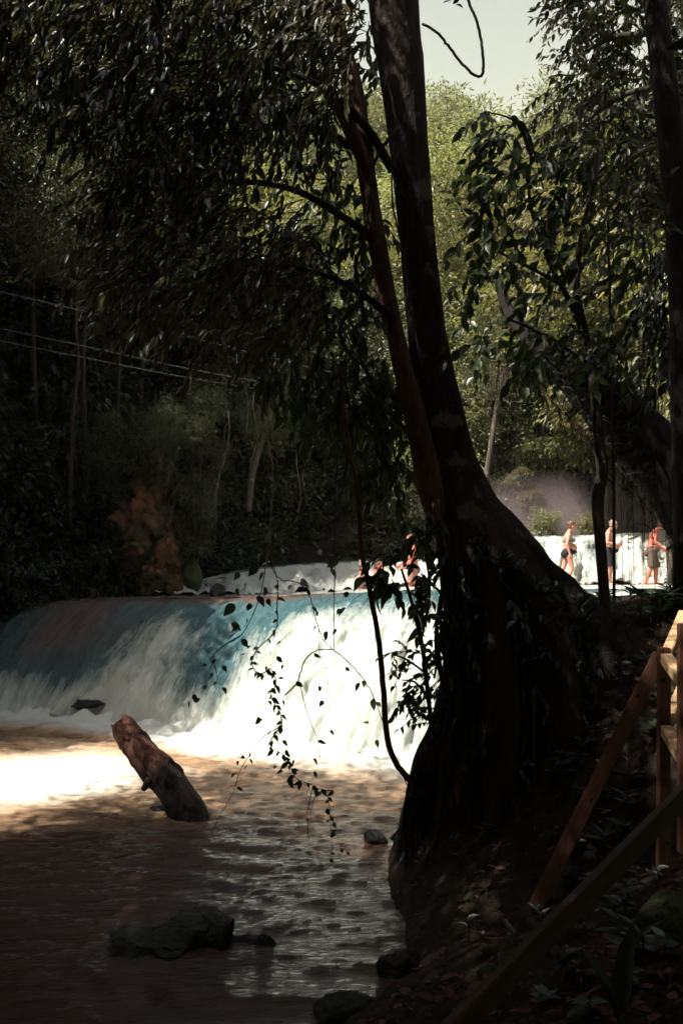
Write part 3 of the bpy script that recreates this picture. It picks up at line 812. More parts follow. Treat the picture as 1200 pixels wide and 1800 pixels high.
# ------------------------------------------------------------------ helpers for near things
def on_ground(px, py):
    """where the view ray through px, py meets the bank"""
    Y = np.arange(1.5, 30, .03); xr = (px-600)/F; yu = (900-py)/F; t = Y/(CP - yu*SP)
    x = xr*t; z = CAM[2] + (SP + yu*CP)*t
    hit = np.nonzero(z <= ground_z(x, Y))[0]
    return P(px, py, Y[hit[0]]) if len(hit) else P(px, py, 10)
def ppath(pts, n=None):
    n = n or max(8, len(pts)*6)
    return smooth_path([P(*p) for p in pts], n)
def pr(halfpx, Y): return halfpx / F * Y
LEAF = {k: leaf_mesh('leaf_' + k, k) for k in ('ovate', 'lance')}
def leaf_with(kind, mat): return with_mat(LEAF[kind], mat)
def twig_field(poly, yr, n, tdir, tlen, nleaf, leaf, rng, spread=.35, accept=None, drop=.35, side=.55, down=.35, tries=40):
    """leafy twigs whose starts fall in the outline poly (photograph) between two distances; returns twig paths and leaf arrays"""
    px0, py0 = np.min(poly, 0); px1, py1 = np.max(poly, 0)
    twigs = []; LP = []; LD = []; LN = []
    k = 0
    while len(twigs) < n and k < n*tries:
        k += 1
        px = px0 + (px1-px0)*rng.random(); py = py0 + (py1-py0)*rng.random()
        if not in_poly(px, py, poly): continue
        if accept is not None and not accept(px, py, rng): continue
        Y = yr[0] + (yr[1]-yr[0])*rng.random()
        s = np.array(P(px, py, Y))
        d = unit(np.asarray(tdir, float) + rng.normal(0, spread, 3))
        L = tlen*(.6+.8*rng.random())
        t = np.linspace(0, 1, 6)[:, None]
        path = s + d*L*t - np.array([0, 0, drop*L])*t**2
        twigs.append(path)
        tt = np.linspace(.12, 1, nleaf)
        pos = np.stack([np.interp(tt, t[:, 0], path[:, q]) for q in range(3)], -1)
        tang = unit(np.gradient(pos, axis=0))
        sd = unit(np.cross(tang, np.array([0, 0, 1.0]) + rng.normal(0, .3, 3)))
        sg = np.where(np.arange(nleaf) % 2 == 0, 1.0, -1.0)[:, None]
        dd = unit(tang*.8 + sd*sg*side + np.array([0, 0, -down]) + rng.normal(0, .22, (nleaf, 3)))
        LP.append(pos); LD.append(dd); LN.append(np.array([0, 0, 1.0]) + rng.normal(0, .5, (nleaf, 3)))
    LP = np.vstack(LP); LD = np.vstack(LD); LN = np.vstack(LN)
    s = leaf*(.65+.6*rng.random(len(LP)))
    return twigs, LP, LD, LN, s
def foliage(parent, field, kind, aspect, mat, twig_mat, single=0, twig_r=.006, part='foliage', rng=RNG):
    twigs, LP, LD, LN, s = field
    order = np.argsort(LP[:, 1] / s)               # the ones that show largest first
    px, py = project(LP)
    vis = (px > 0) & (px < 1200) & (py > 0) & (py < 1800)
    order = np.concatenate([order[vis[order]], order[~vis[order]]])
    one, rest = order[:single], order[single:]
    me = leaf_with(kind, mat)
    for i in one:
        leaf_obj(me, parent, LP[i], LD[i], LN[i], s[i], s[i]*aspect)
    if len(rest):
        mb = MB(); leaves_add(mb, kind, LP[rest], LD[rest], s[rest], s[rest]*aspect, LN[rest], rng)
        o = mb.build(part, mat, parent); o['kind'] = 'stuff'
    if twig_mat is not None and len(twigs):
        mb = MB()
        for tw in twigs: mb.tube(tw, [twig_r, twig_r*.4], 4)
        o = mb.build('twigs', twig_mat, parent); o['kind'] = 'stuff'

# ------------------------------------------------------------------ the big leaning tree by the water
TY = 8.7
big = empty('leaning_tree', P(860, 1300, TY), 0, 'huge dark twin-stemmed tree with flared roots leaning over the river', 'tree')
O_BIG = Vector(big.location)
def rel(path, o): return np.asarray(path, float) - np.array(o)
def trunk_tube(mb, pts, sides=14, n=60, bump=.1, lobes=0.0, seed=0, o=(0, 0, 0)):
    path = smooth_path([P(p[0], p[1], p[3]) for p in pts], n)
    rad = smooth_path([(pr(p[2], p[3]), 0, 0) for p in pts], n)[:, 0]
    v, f, c0, c1 = tube_arrays(path, rad, sides, bump=bump, bfreq=3.5, seed=seed)
    if lobes:
        ring = v[:n*sides].reshape(n, sides, 3); ctr = path[:, None, :]
        ang = np.linspace(0, 2*np.pi, sides, endpoint=False)[None, :]
        hfl = sstep(.45, .95, np.linspace(0, 1, n))[:, None]
        lob = 1 + lobes*hfl*(np.sin(ang*5 + np.linspace(0, 2, n)[:, None]) + .5*np.sin(ang*9 + 1.3))
        v[:n*sides] = (ctr + (ring-ctr)*lob[..., None]).reshape(-1, 3)
    mb.add(v - np.array(o), f, np.vstack([c0, c1]))
mb = MB()
trunk_tube(mb, [(686, -110, 47, 8.4), (692, 0, 46, 8.45), (713, 200, 38, 8.5), (732, 400, 32, 8.55), (752, 600, 36, 8.6), (772, 720, 41, 8.65), (790, 820, 48, 8.7), (818, 900, 62, 8.75),
                (845, 960, 80, 8.8), (872, 1030, 100, 8.85), (900, 1120, 118, 8.9), (915, 1250, 135, 8.95), (915, 1400, 165, 9.0), (915, 1560, 190, 9.0)], 40, 110, .10, .07, 3, O_BIG)
mb.build('trunk', M['bark_main'], big)
mb = MB()
trunk_tube(mb, [(790, 960, 20, 8.75), (757, 860, 23, 8.52), (738, 770, 21, 8.4), (706, 640, 18, 8.3), (680, 520, 17, 8.25), (655, 380, 16, 8.2), (640, 275, 17, 8.2), (622, 160, 17, 8.2), (595, 60, 16, 8.2), (578, -40, 15, 8.2), (566, -120, 14, 8.2)], 14, 70, .12, 0, 5, O_BIG)
mb.build('second_stem', M['bark_red'], big)
mb = MB()
trunk_tube(mb, [(655, 330, 10, 8.15), (625, 250, 13, 8.0), (585, 170, 12, 7.9), (530, 110, 9, 7.8), (485, 68, 6, 7.7)], 10, 30, .2, 0, 6, O_BIG)
mb.build('broken_limb', M['bark_red'], big)
# limbs that carry the crown out over the water
limbs = [[(690, 300, 9, 8.3), (640, 220, 8, 8.0), (560, 150, 6, 7.6), (430, 110, 5, 7.2), (250, 120, 4, 7.0), (120, 170, 2, 6.9)],
         [(660, 420, 9, 8.2), (600, 380, 7, 7.9), (520, 335, 6, 7.6), (420, 320, 5, 7.3), (300, 340, 4, 7.0), (190, 390, 2, 6.9)],
         [(690, 560, 8, 8.2), (640, 520, 6, 8.0), (560, 480, 5, 7.7), (430, 465, 4, 7.4), (300, 510, 3, 7.1), (220, 560, 2, 7)],
         [(640, 270, 8, 8.1), (560, 225, 5, 8.0), (500, 222, 3, 7.9)],
         [(600, -40, 9, 8.1), (480, -60, 7, 7.5), (300, -30, 5, 7.0), (140, 20, 4, 6.6), (40, 70, 2, 6.4)]]
BIG_BR = []
for L in limbs:
    mb = MB(); trunk_tube(mb, L, 7, 26, .1, 0, 7, O_BIG); BIG_BR.append((mb.build('branch', M['bark_dark'], big), ppath([(a, b, d) for a, b, c, d in L], 30)))
# roots
roots = [[(765, 880, 8, 8.3), (775, 960, 10, 8.2), (790, 1050, 10, 8.15), (806, 1140, 11, 8.1), (815, 1220, 12, 8.1), (820, 1290, 9, 8.15), (806, 1400, 14, 8.2), (790, 1530, 12, 8.1), (770, 1600, 10, 8.0)],
         [(800, 1180, 26, 8.3), (785, 1270, 30, 8.3), (758, 1350, 30, 8.4), (735, 1420, 26, 8.5), (725, 1500, 24, 8.5), (735, 1580, 22, 8.3)],
         [(790, 1020, 14, 8.25), (800, 1120, 18, 8.2), (812, 1240, 22, 8.0), (836, 1380, 20, 7.9), (835, 1480, 16, 7.75), (828, 1600, 14, 7.6)],
         [(860, 905, 16, 8.6), (905, 950, 24, 8.6), (950, 1000, 28, 8.6), (1000, 1050, 30, 8.6), (1045, 1110, 30, 8.5), (1066, 1200, 30, 8.4), (1075, 1320, 30, 8.2)],
         [(850, 1000, 26, 8.1), (870, 1150, 34, 7.9), (880, 1300, 30, 7.8), (870, 1450, 22, 7.6), (858, 1560, 16, 7.4)],
         [(900, 1000, 26, 8.2), (950, 1100, 34, 8.0), (985, 1250, 36, 7.9), (990, 1400, 30, 7.7), (970, 1520, 20, 7.4)],
         [(880, 1300, 12, 7.7), (905, 1420, 12, 7.6), (900, 1500, 9, 7.5), (890, 1590, 9, 7.4)]]
for L in roots:
    mb = MB(); trunk_tube(mb, L, 16, 60, .38, 0, 9, O_BIG); mb.build('root', M['bark_wet_shaded'] if L is not roots[0] else M['bark_red'], big)

rngR = np.random.default_rng(4)
for k, (cx, cy_, cz, s_) in enumerate(((-.9, 8.0, 12.4, .75), (1.6, 9.2, 13.6, .8))):       # unseen upper crown, placed to keep sun off the trunk
    c = link('crown', CRD[('round', 'spread')[k]], None, big); c.location = Vector((cx, cy_, cz)) - O_BIG; c.scale = (s_,)*3
mb = MB(); mb.tube(np.array([P(690, -60, 8.4), (.3, 8.6, 11), (-.6, 8.2, 12.2)]) - np.array(O_BIG), [.16, .12, .06], 8); mb.tube(np.array([P(690, -60, 8.4), (.8, 8.8, 11.5), (1.5, 9.1, 13.2)]) - np.array(O_BIG), [.18, .12, .06], 8); mb.build('upper_limb', M['bark_main'], big)
for k in range(46):                                  # thin roots and creepers running down the flare
    x0 = 770 + 190*rngR.random(); y0 = 900 + (x0 - 770)*.7 + 160*rngR.random(); Lr = 200 + 320*rngR.random()
    d0 = 8.05 - .25*rngR.random()
    pts = [(x0, y0, 2 + 3*rngR.random(), d0 + .15), (x0 + 8*rngR.normal(), y0 + Lr*.33, 3, d0), (x0 + 14*rngR.normal(), y0 + Lr*.66, 3, d0 - .1), (x0 + 20*rngR.normal(), min(y0 + Lr, 1560), 2, d0 - .2)]
    mb = MB(); trunk_tube(mb, pts, 6, 22, .2, 0, k, O_BIG); mb.build('rootlet', M['bark_wet_shaded'] if k % 4 else M['bark_dark'], big)
for k in range(30):                                  # rootlets trailing to the water
    x0 = 712 + 70*rngR.random(); y0 = 1380 + 60*rngR.random()
    pts = [(x0 + 16, y0 - 40, 2, 8.3), (x0, y0, 2, 8.2), (x0 + 6*rngR.normal(), y0 + 60, 2, 8.15), (x0 + 8*rngR.normal(), y0 + 110 + 40*rngR.random(), 1, 8.1)]
    mb = MB(); trunk_tube(mb, pts, 5, 14, .2, 0, k, O_BIG); mb.build('rootlet', M['bark_wet_shaded'], big)
rngC = np.random.default_rng(21)
def rel_field(f, o):
    tw, LP, LD, LN, s = f
    return [t - np.array(o) for t in tw], LP, LD, LN, s
def big_foliage(f, kind, aspect, mat, single, part):
    tw, LP, LD, LN, s = f
    twigs, rest = tw, None
    order = np.argsort(LP[:, 1]/s)
    px, py = project(LP); vis = (px > 0) & (px < 1200) & (py > 0)
    order = np.concatenate([order[vis[order]], order[~vis[order]]])
    foliage(big, ([t - np.array(O_BIG) for t in tw], LP - np.array(O_BIG), LD, LN, s), kind, aspect, mat, M['bark_dark'], 0 if not single else 0, part=part, rng=rngC)
    return order
def local_foliage(root, f, kind, aspect, mat, single=0, part='foliage', twig_mat=None, twig_r=.005, branches=None):
    o = np.array(root.location)
    tw, LP, LD, LN, s = f
    order = np.argsort(LP[:, 1]/s)
    px, py = project(LP); vis = (px > 0) & (px < 1200) & (py > 0) & (py < 1800)
    order = np.concatenate([order[vis[order]], order[~vis[order]]])
    one, rest = order[:single], order[single:]
    if single:
        me = leaf_with(kind, mat)
        for i in one:
            par = root if not branches else min(branches, key=lambda b: float(np.min(np.linalg.norm(b[1] - LP[i], axis=1))))[0]   # a leaf belongs to its nearest branch
            leaf_obj(me, par, LP[i]-o, LD[i], LN[i], s[i], s[i]*aspect)
    if len(rest):
        mb = MB(); leaves_add(mb, kind, LP[rest]-o, LD[rest], s[rest], s[rest]*aspect, LN[rest], rngC)
        mb.build(part, mat, root)['kind'] = 'stuff'
    if len(tw):
        mb = MB()
        for t in tw: mb.tube(t - o, [twig_r, twig_r*.4], 4)
        mb.build('twigs', twig_mat or M['bark_dark'], root)['kind'] = 'stuff'
def holes(px, py, rng):
    h = 0
    for cx, cy, rx, ry in ((590, 300, 60, 160), (330, 250, 40, 40), (230, 470, 40, 30), (390, 430, 45, 30), (660, 560, 30, 90),(505, 300, 75, 90), (560, 130, 60, 50), (440, 560, 60, 40), (610, 470, 45, 110), (30, 190, 60, 90), (560, 590, 60, 40)):
        h = max(h, 1 - math.hypot((px-cx)/rx, (py-cy)/ry))
    return rng.random() > h*2.2
crown_poly = [(-60, -90), (640, -90), (650, 60), (600, 200), (600, 420), (590, 600), (500, 610), (420, 600), (330, 585), (250, 545), (200, 500), (190, 420), (190, 330), (240, 270), (110, 150), (-60, 120)]
f1 = twig_field(crown_poly, (6.2, 8.8), 1150, (-.75, -.1, -.18), .46, 14, .135, rngC, .35, holes, .30, .5, .5)
local_foliage(big, f1, 'lance', .24, M['leaf_olive'], 170, 'foliage', branches=BIG_BR)
top_poly = [(-60, -120), (640, -120), (560, 60), (540, 200), (420, 330), (260, 330), (150, 200), (-60, 150)]
f2 = twig_field(top_poly, (5.8, 8.0), 210, (-.3, -.1, -.7), .40, 9, .14, rngC, .4, holes, .3, .45, .7)
local_foliage(big, f2, 'ovate', .36, M['leaf_dark'], 60, 'pendent_foliage', branches=BIG_BR)
mid_poly = [(480, 420), (640, 360), (700, 560), (730, 760), (700, 880), (640, 830), (570, 740), (490, 690), (440, 610)]
f3 = twig_field(mid_poly, (8.4, 9.6), 210, (-.2, -.1, -.6), .36, 8, .15, rngC, .5, holes, .3, .5, .6)
local_foliage(big, f3, 'ovate', .46, M['leaf_hero'], 70, 'broad_foliage', branches=BIG_BR)

f5 = twig_field([(775, 900), (850, 930), (930, 1000), (1040, 1080), (1065, 1300), (1000, 1420), (830, 1330), (795, 1200), (785, 1050)], (7.75, 8.15), 95, (-.1, -.3, -.6), .22, 7, .105, rngC, .6, None, .3, .6, .6)
local_foliage(big, f5, 'ovate', .42, M['leaf_dark'], 0, 'creeper_foliage')
f4 = twig_field([(430, -120), (690, -120), (690, 140), (660, 330), (690, 560), (640, 640), (480, 560), (450, 400), (520, 250), (430, 120)], (8.7, 10.2), 190, (-.3, -.1, -.5), .42, 9, .15, rngC, .5, lambda a, b, r: r.random() < .25 + .75*(noise(a/60., b/60., 0, 14) > .0), .3, .5, .5)
local_foliage(big, f4, 'ovate', .42, M['leaf_hero'], 0, 'inner_foliage')

# ------------------------------------------------------------------ vines and lianas
rngV = np.random.default_rng(33)
def vine(name, label, pts, r, leaves=(), leafn=0, lsize=.09, lasp=.55, mat='leaf_hero', Y=None, cat='vine', smat='vine', group=None, extra=()):
    """pts photograph points with distance; leaves: list of (px, py) leaf bases; leafn: leaves spread along the stem"""
    path = ppath(pts, max(16, len(pts)*7))
    o = empty(name, path[-1], 0, label, cat, group)
    oo = np.array(o.location)
    jit = rngV.normal(0, .0022, path.shape); jit[0] = 0
    mb = MB(); mb.tube(path + jit - oo, r if isinstance(r, (list, tuple)) else [r, r*.6], 6); mb.build('stem', M[smat], o)
    for e in extra:
        ep = ppath(e, max(12, len(e)*6)); mb = MB(); mb.tube(ep - oo, [r*.7 if not isinstance(r, (list, tuple)) else r[0]*.6, .0015], 5); mb.build('tendril', M[smat], o)
    me = leaf_with('ovate', M[mat])
    spots = []
    for (px, py) in leaves:
        Yl = np.interp(py, [p[1] for p in pts], [p[2] for p in pts]) if len(pts) > 1 else pts[0][2]
        spots.append((np.array(P(px, py, Yl + rngV.normal(0, .05))), None))
    for k in range(leafn):
        t = (k+.5)/leafn*.96; i = t*(len(path)-1)
        p = np.array([np.interp(i, np.arange(len(path)), path[:, q]) for q in range(3)])
        spots.append((p, None))
    for p, _ in spots:
        a = rngV.random()*6.28
        d = np.array([math.cos(a)*.8, math.sin(a)*.5, -.55 + rngV.normal(0, .3)])
        nr = np.array([rngV.normal(0, .6), -.7, .6 + rngV.normal(0, .3)])
        s = lsize*(.7+.6*rngV.random())
        leaf_obj(me, o, p - oo, d, nr, s, s*lasp)
    return o
VY = 6.6
def vy(pts, Y=VY): return [(a, b, Y) for a, b in pts]
def z2(pts): return [(300 + a/2.5, 900 + b/2.5) for a, b in pts]
vine('hanging_vine', 'straight thin vine hanging into the joined arching stems before the waterfall', vy([(600, 640), (594, 760), (589, 900), (588, 1010), (587, 1080), (587, 1143)]), .005,
     z2([(700, 250), (690, 350), (745, 425), (730, 515), (650, 440), (760, 355), (770, 420), (690, 525)]), 0, .085)
vine('arching_vine', 'vine bowing down in an arch from the bluish lip of the fall', vy(z2([(700, -120), (560, -60), (450, 120), (440, 220), (480, 295), (560, 310), (610, 370), (640, 480), (670, 560), (712, 606)])), .005,
     z2([(620, 420), (600, 345), (640, 500), (530, 320), (465, 320)]), 0, .06)
vine('arching_vine', 'forked vine forming a round arch before the white water', vy(z2([(500, 805), (550, 760), (568, 715), (590, 650), (640, 610), (715, 608), (790, 670), (850, 740), (900, 830), (930, 920), (960, 990)])), .0055,
     z2([(550, 745), (850, 740), (905, 835), (870, 930), (905, 1000), (770, 680), (830, 750), (630, 620), (890, 820)]), 0, .075,
     extra=[vy(z2([(565, 745), (590, 850), (620, 940), (650, 1010), (655, 1080)]))])
vine('leafy_vine', 'large-leaved vine trailing at the blue upper lip of the waterfall', vy(z2([(760, -160), (600, -40), (520, 60), (440, 140), (420, 230), (400, 330), (370, 430), (310, 540), (230, 590), (175, 650)]), 6.3), .0045,
     z2([(420, 97), (460, 88), (435, 220), (390, 185), (485, 160), (300, 265), (325, 315), (290, 335), (410, 265), (415, 330), (350, 400), (280, 405), (305, 500), (310, 560), (265, 490), (540, 120), (590, 125), (620, 130), (650, 165), (680, 205), (340, 480), (380, 370), (740, 210), (385, 235), (425, 380)]), 0, .095, .6)
vine('leafy_vine', 'small sprig of pointed leaves at the end of a thin twig before the white water', vy(z2([(310, 540), (230, 590), (180, 640), (200, 700), (215, 760)]), 6.3), .0035,
     z2([(160, 670), (230, 675), (190, 710), (205, 750), (160, 765), (230, 770), (100, 800), (85, 830), (130, 820), (200, 650)]), 0, .06)
vine('leafy_vine', 'dense winding string of small dark leaves before the waterfall', vy(z2([(470, 300), (468, 420), (460, 520), (375, 610), (360, 680), (400, 710), (440, 690), (462, 750), (440, 800), (452, 835), (480, 880), (488, 940), (452, 980), (440, 1040), (490, 1060), (505, 1095), (525, 1115), (552, 1170), (620, 1200), (660, 1220), (700, 1225)])), .0045,
     z2([(485, 570), (465, 635), (440, 605), (375, 615), (330, 625), (360, 660), (400, 710), (375, 710), (445, 700), (495, 730), (495, 670), (440, 775), (430, 830), (465, 850), (490, 830), (485, 935), (440, 970), (460, 970), (435, 1020), (490, 1005), (505, 1045), (465, 1118), (492, 1135), (520, 1100), (545, 1092), (518, 1175), (570, 1180), (600, 1230), (625, 1205), (660, 1230), (715, 1225), (690, 1255), (530, 1130), (350, 590), (415, 680)]), 44, .062)
vine('trailing_vine', 'bare thin vine slanting down towards the log with a few leaves', vy(z2([(488, 940), (410, 985), (350, 1060), (300, 1150), (270, 1240), (210, 1350), (160, 1450)])), .003,
     z2([(340, 1050), (310, 1060), (335, 1120), (300, 1095), (285, 1150), (290, 1212), (380, 900), (400, 910), (345, 1085), (325, 1075)]), 0, .065)
vine('trailing_vine', 'thin twin tendrils dangling low over the rippled water', vy(z2([(625, 1210), (610, 1270), (600, 1330), (605, 1430), (620, 1540)])), .0028, (), 0, .05,
     extra=[vy(z2([(640, 1220), (612, 1330), (600, 1430)]))])
vine('trailing_vine', 'dotted tendril of tiny leaves ending in heart-shaped leaves over the water', vy(z2([(690, 1230), (700, 1330), (705, 1430), (705, 1560)])), .0025,
     z2([(710, 1465), (745, 1482), (772, 1492), (685, 1305), (710, 1365), (690, 1350), (710, 1400), (700, 1420), (710, 1525)]), 4, .045, .7)
vine('trailing_vine', 'hair-thin pair of strands with one round leaf before the fall', vy(z2([(650, 500), (655, 620), (685, 700), (695, 830), (690, 960), (700, 1040)])), .002,
     z2([(698, 960), (650, 765), (670, 830), (645, 1010), (625, 1085), (630, 1140)]), 0, .07)
# slender bent stem in front of the white water
vine('bent_sapling', 'slender bare stem bending down to the roots in front of the white water', [(596, 640, 8), (606, 740, 8), (622, 830, 8), (632, 900, 8), (634, 960, 8), (650, 1040, 8), (663, 1110, 8), (671, 1180, 8), (676, 1250, 8), (681, 1300, 8), (695, 1340, 8.05), (720, 1372, 8.1), (748, 1400, 8.2)],
     [.014, .022, .024, .027, .028, .03], (), 0, cat='sapling', smat='bark_red', extra=[[(684, 1310, 8), (706, 1360, 8.02), (730, 1410, 8.1), (756, 1450, 8.1)]])
# twisting lianas on the big tree
vine('climbing_liana', 'thick liana twisting across the lower forked stems of the big tree', [(640, 520, 8.1), (600, 570, 8.05), (606, 610, 8), (640, 645, 7.95), (660, 690, 7.95), (700, 740, 7.95), (735, 790, 8.1)], [.02, .022, .02], (), 0, cat='liana')
vine('climbing_liana', 'dark liana curling round the upper twin stems', [(700, 225, 8.0), (665, 270, 7.95), (650, 330, 7.9), (640, 420, 7.95), (625, 470, 8), (640, 560, 8)], [.018, .016], (), 0, cat='liana')
vine('climbing_liana', 'pale thin root running straight down the trunk side', [(740, 640, 8.1), (726, 560, 8.1), (716, 470, 8.1), (690, 360, 8.05), (690, 250, 8.1)], [.010, .008], (), 0, cat='liana')
vine('looping_liana', 'dark liana dangling in a loop against the pale sky', [(742, 42, 8.1), (765, 55, 8.05), (790, 84, 8), (812, 112, 8), (832, 131, 8), (845, 133, 8), (849, 118, 8), (846, 80, 8), (838, 40, 8), (826, 10, 8), (812, -30, 8), (800, -70, 8)], [.014, .014], [(800, 8), (792, 2), (806, -4)], 0, .09, cat='liana', mat='leaf_dark')
vine('straight_liana', 'straight vertical liana hanging beside the thin dark sapling', [(1066, 330, 9.5), (1072, 560, 9.5), (1077, 800, 9.5), (1079, 1065, 9.5)], [.013, .018, .018], (), 0, cat='liana')
for i in range(26):
    px = [1058, 1052, 1048, 1066, 1090, 1098, 1108, 1116, 1122, 1131, 1138, 1110, 1126, 1144, 1154, 1090, 1102, 1070, 1030, 1120, 1136, 1160, 1176, 1094, 1130, 1148][i]
    y0 = [-40, 10, 120, 20, 640, 650, 610, 700, 640, 690, 720, 820, 850, 880, 560, 880, 900, 500, 60, 560, 600, 600, 640, 460, 480, 520][i]
    y1 = y0 + 160 + 190*rngV.random()
    Yv = 12.0 if y0 > 300 else 11
    vine('aerial_root', 'hair-thin aerial root dangling from the foliage beside the leaning trunk', [(px, y0, Yv), (px + 3, (y0+y1)/2, Yv), (px + rngV.normal(0, 6), y1, Yv)], .005, (), 0, cat='root', group='aerial roots by the leaning trunk')
# shrub clinging to the water side of the big tree
sh = empty('riverside_shrub', P(763, 1330, 8.1), 0, 'leafy shrub growing against the water side of the big trunk', 'shrub')
for pts in ([(763, 1330, 4, 8.1), (755, 1250, 4, 8.05), (748, 1183, 4, 8), (740, 1127, 4, 7.95), (723, 1057, 3, 7.9), (705, 1000, 2, 7.9)],
            [(748, 1183, 2, 8), (715, 1160, 2, 7.95), (690, 1150, 1, 7.9)], [(740, 1127, 2, 7.95), (755, 1040, 2, 8), (742, 960, 2, 8), (715, 915, 1, 8)], [(752, 1230, 2, 8.05), (730, 1200, 2, 8), (705, 1195, 1, 8)]):
    mb = MB(); trunk_tube(mb, pts, 6, 24, .05, 0, 1, sh.location); mb.build('stem', M['bark_dark'], sh)
f = twig_field([(655, 990), (700, 950), (735, 890), (790, 900), (795, 1000), (780, 1110), (720, 1080), (670, 1060)], (7.8, 8.2), 38, (-.3, -.2, -.4), .22, 6, .15, rngC, .6, None, .3, .6, .5)
local_foliage(sh, f, 'ovate', .48, M['leaf_hero'], 120, 'foliage')
f = twig_field([(690, 1130), (790, 1110), (800, 1240), (775, 1290), (745, 1300), (700, 1240)], (7.8, 8.2), 60, (-.5, -.2, -.2), .18, 7, .075, rngC, .6, None, .3, .6, .4)
local_foliage(sh, f, 'ovate', .5, M['leaf_hero'], 100, 'small_foliage')

# ------------------------------------------------------------------ right-hand trees
SAP_BR = []
sap = empty('leafy_sapling', P(1072, 1250, 8.8), 0, 'thin dark sapling with broad glossy leaves standing before the walking bathers', 'tree')
for pts, mt in (([(1012, 515, 6, 8.9), (1030, 600, 8, 8.9), (1045, 690, 9, 8.8), (1052, 780, 10, 8.8), (1058, 830, 11, 8.8), (1050, 880, 11, 8.8), (1055, 960, 10, 8.8), (1062, 1060, 10, 8.8), (1066, 1180, 10, 8.8), (1072, 1270, 10, 8.8)], 'trunk'),
            ([(1030, 600, 6, 8.9), (1000, 530, 5, 9), (960, 450, 4, 9.1), (930, 350, 3, 9.2), (935, 250, 2, 9.2)], 'branch'), ([(1012, 515, 5, 8.9), (1020, 420, 4, 8.9), (1040, 330, 3, 8.9), (1050, 260, 2, 9)], 'branch'),
            ([(985, 500, 4, 9), (930, 470, 3, 8.9), (870, 440, 2, 8.9)], 'branch'), ([(1035, 640, 4, 8.8), (960, 590, 3, 8.7), (890, 560, 2, 8.6)], 'branch'), ([(935, 280, 3, 9.2), (905, 215, 2, 9.1), (850, 195, 1, 9)], 'branch')):
    mb = MB(); trunk_tube(mb, pts, 9, 40, .12, 0, 2, sap.location); _b = mb.build(mt, M['bark_dark'], sap)
    if mt == 'branch': SAP_BR.append((_b, ppath([(a, b, d) for a, b, c, d in pts], 30)))
def sap_ok(px, py, rng): return rng.random() < (.35 + .65*(noise(px/55., py/55., 0, 3) > -.1))
f = twig_field([(830, 190), (900, 200), (960, 260), (1060, 240), (1120, 300), (1130, 480), (1110, 640), (1000, 620), (900, 640), (800, 600), (820, 470), (790, 400), (850, 310)], (8.2, 10.0), 150, (-.5, -.1, -.1), .40, 8, .165, rngC, .6, sap_ok, .35, .6, .45)
local_foliage(sap, f, 'ovate', .46, M['leaf_hero'], 200, 'foliage', branches=SAP_BR)

rt = empty('dark_edge_tree', P(1215, 1000, 9.2), 0, 'dark straight trunk at the picture edge with a dense lit crown', 'tree')
mb = MB(); trunk_tube(mb, [(1135, -120, 20, 9.0), (1150, 0, 21, 9.0), (1168, 150, 22, 9.0), (1184, 300, 24, 9.1), (1196, 450, 25, 9.1), (1206, 700, 27, 9.2), (1216, 1050, 32, 9.2)], 14, 60, .12, 0, 4, rt.location); mb.build('trunk', M['bark_wet_shaded'], rt)
f = twig_field([(985, -100), (1260, -100), (1260, 420), (1120, 400), (1050, 330), (985, 250), (960, 190), (1000, 120), (985, 40)], (10.5, 14.5), 950, (-.5, -.1, -.2), .5, 12, .125, rngC, .5, lambda a, b, r: r.random() < .45 + .55*(noise(a/45., b/45., 0, 8) > -.15), .3, .6, .5)
local_foliage(rt, f, 'ovate', .42, M['leaf_jungle'], 0, 'foliage')
mb = MB()
for a, b in (((1150, 60), (1010, 100)), ((1160, 150), (1020, 220)), ((1170, 250), (1060, 330)), ((1160, 20), (1040, -20))):
    trunk_tube(mb, [(a[0], a[1], 5, 9.3), ((a[0]+b[0])/2, (a[1]+b[1])/2-15, 5, 10.6), (b[0], b[1], 2, 12)], 6, 16, .1, 0, 3, rt.location)
mb.build('branch', M['bark_dark'], rt)
f = twig_field([(1130, 440), (1260, 380), (1260, 800), (1225, 780), (1195, 680), (1150, 600), (1130, 540)], (9.6, 12.0), 190, (-.3, -.3, -.6), .4, 9, .15, rngC, .5, None, .3, .5, .6)
local_foliage(rt, f, 'lance', .34, M['leaf_dark'], 60, 'dark_foliage')

#
ln = empty('slanting_tree', P(1290, 1080, 12), 0, 'slanting trunk shaggy with epiphytes and hanging roots above the bathers', 'tree')
mb = MB(); trunk_tube(mb, [(1375, 1090, 70, 11.8), (1270, 975, 62, 11.9), (1208, 885, 58, 12), (1135, 778, 54, 12.1), (1062, 710, 46, 12.2), (1005, 655, 34, 12.4), (955, 620, 22, 12.6), (900, 560, 12, 13), (870, 480, 7, 13.2)], 16, 60, .16, 0, 6, ln.location); mb.build('trunk', M['bark_wet_shaded'], ln)
rngE = np.random.default_rng(8)
tw = []; LPs = []; LDs = []
for k in range(900):
    t = rngE.random(); px = np.interp(t, [0, .3, .6, 1], [1250, 1150, 1060, 960]); py = np.interp(t, [0, .3, .6, 1], [1000, 870, 730, 625])
    n_ = np.array([math.cos(2.5), 0, math.sin(2.5)])
    off = rngE.normal(0, 26)
    p = np.array(P(px + off + 14, py - off*.7 - 8, 11.75 + .3*rngE.random()))
    LPs.append(p); LDs.append(unit(np.array([.5, -.4, .7]) + rngE.normal(0, .7, 3)))
LPs = np.array(LPs); LDs = np.array(LDs); s = .22*(.5+rngE.random(len(LPs)))
mb = MB(); leaves_add(mb, 'lance', LPs - np.array(ln.location), LDs, s, s*.16, None, rngE); mb.build('epiphyte_leaves', M['leaf_dark'], ln)['kind'] = 'stuff'
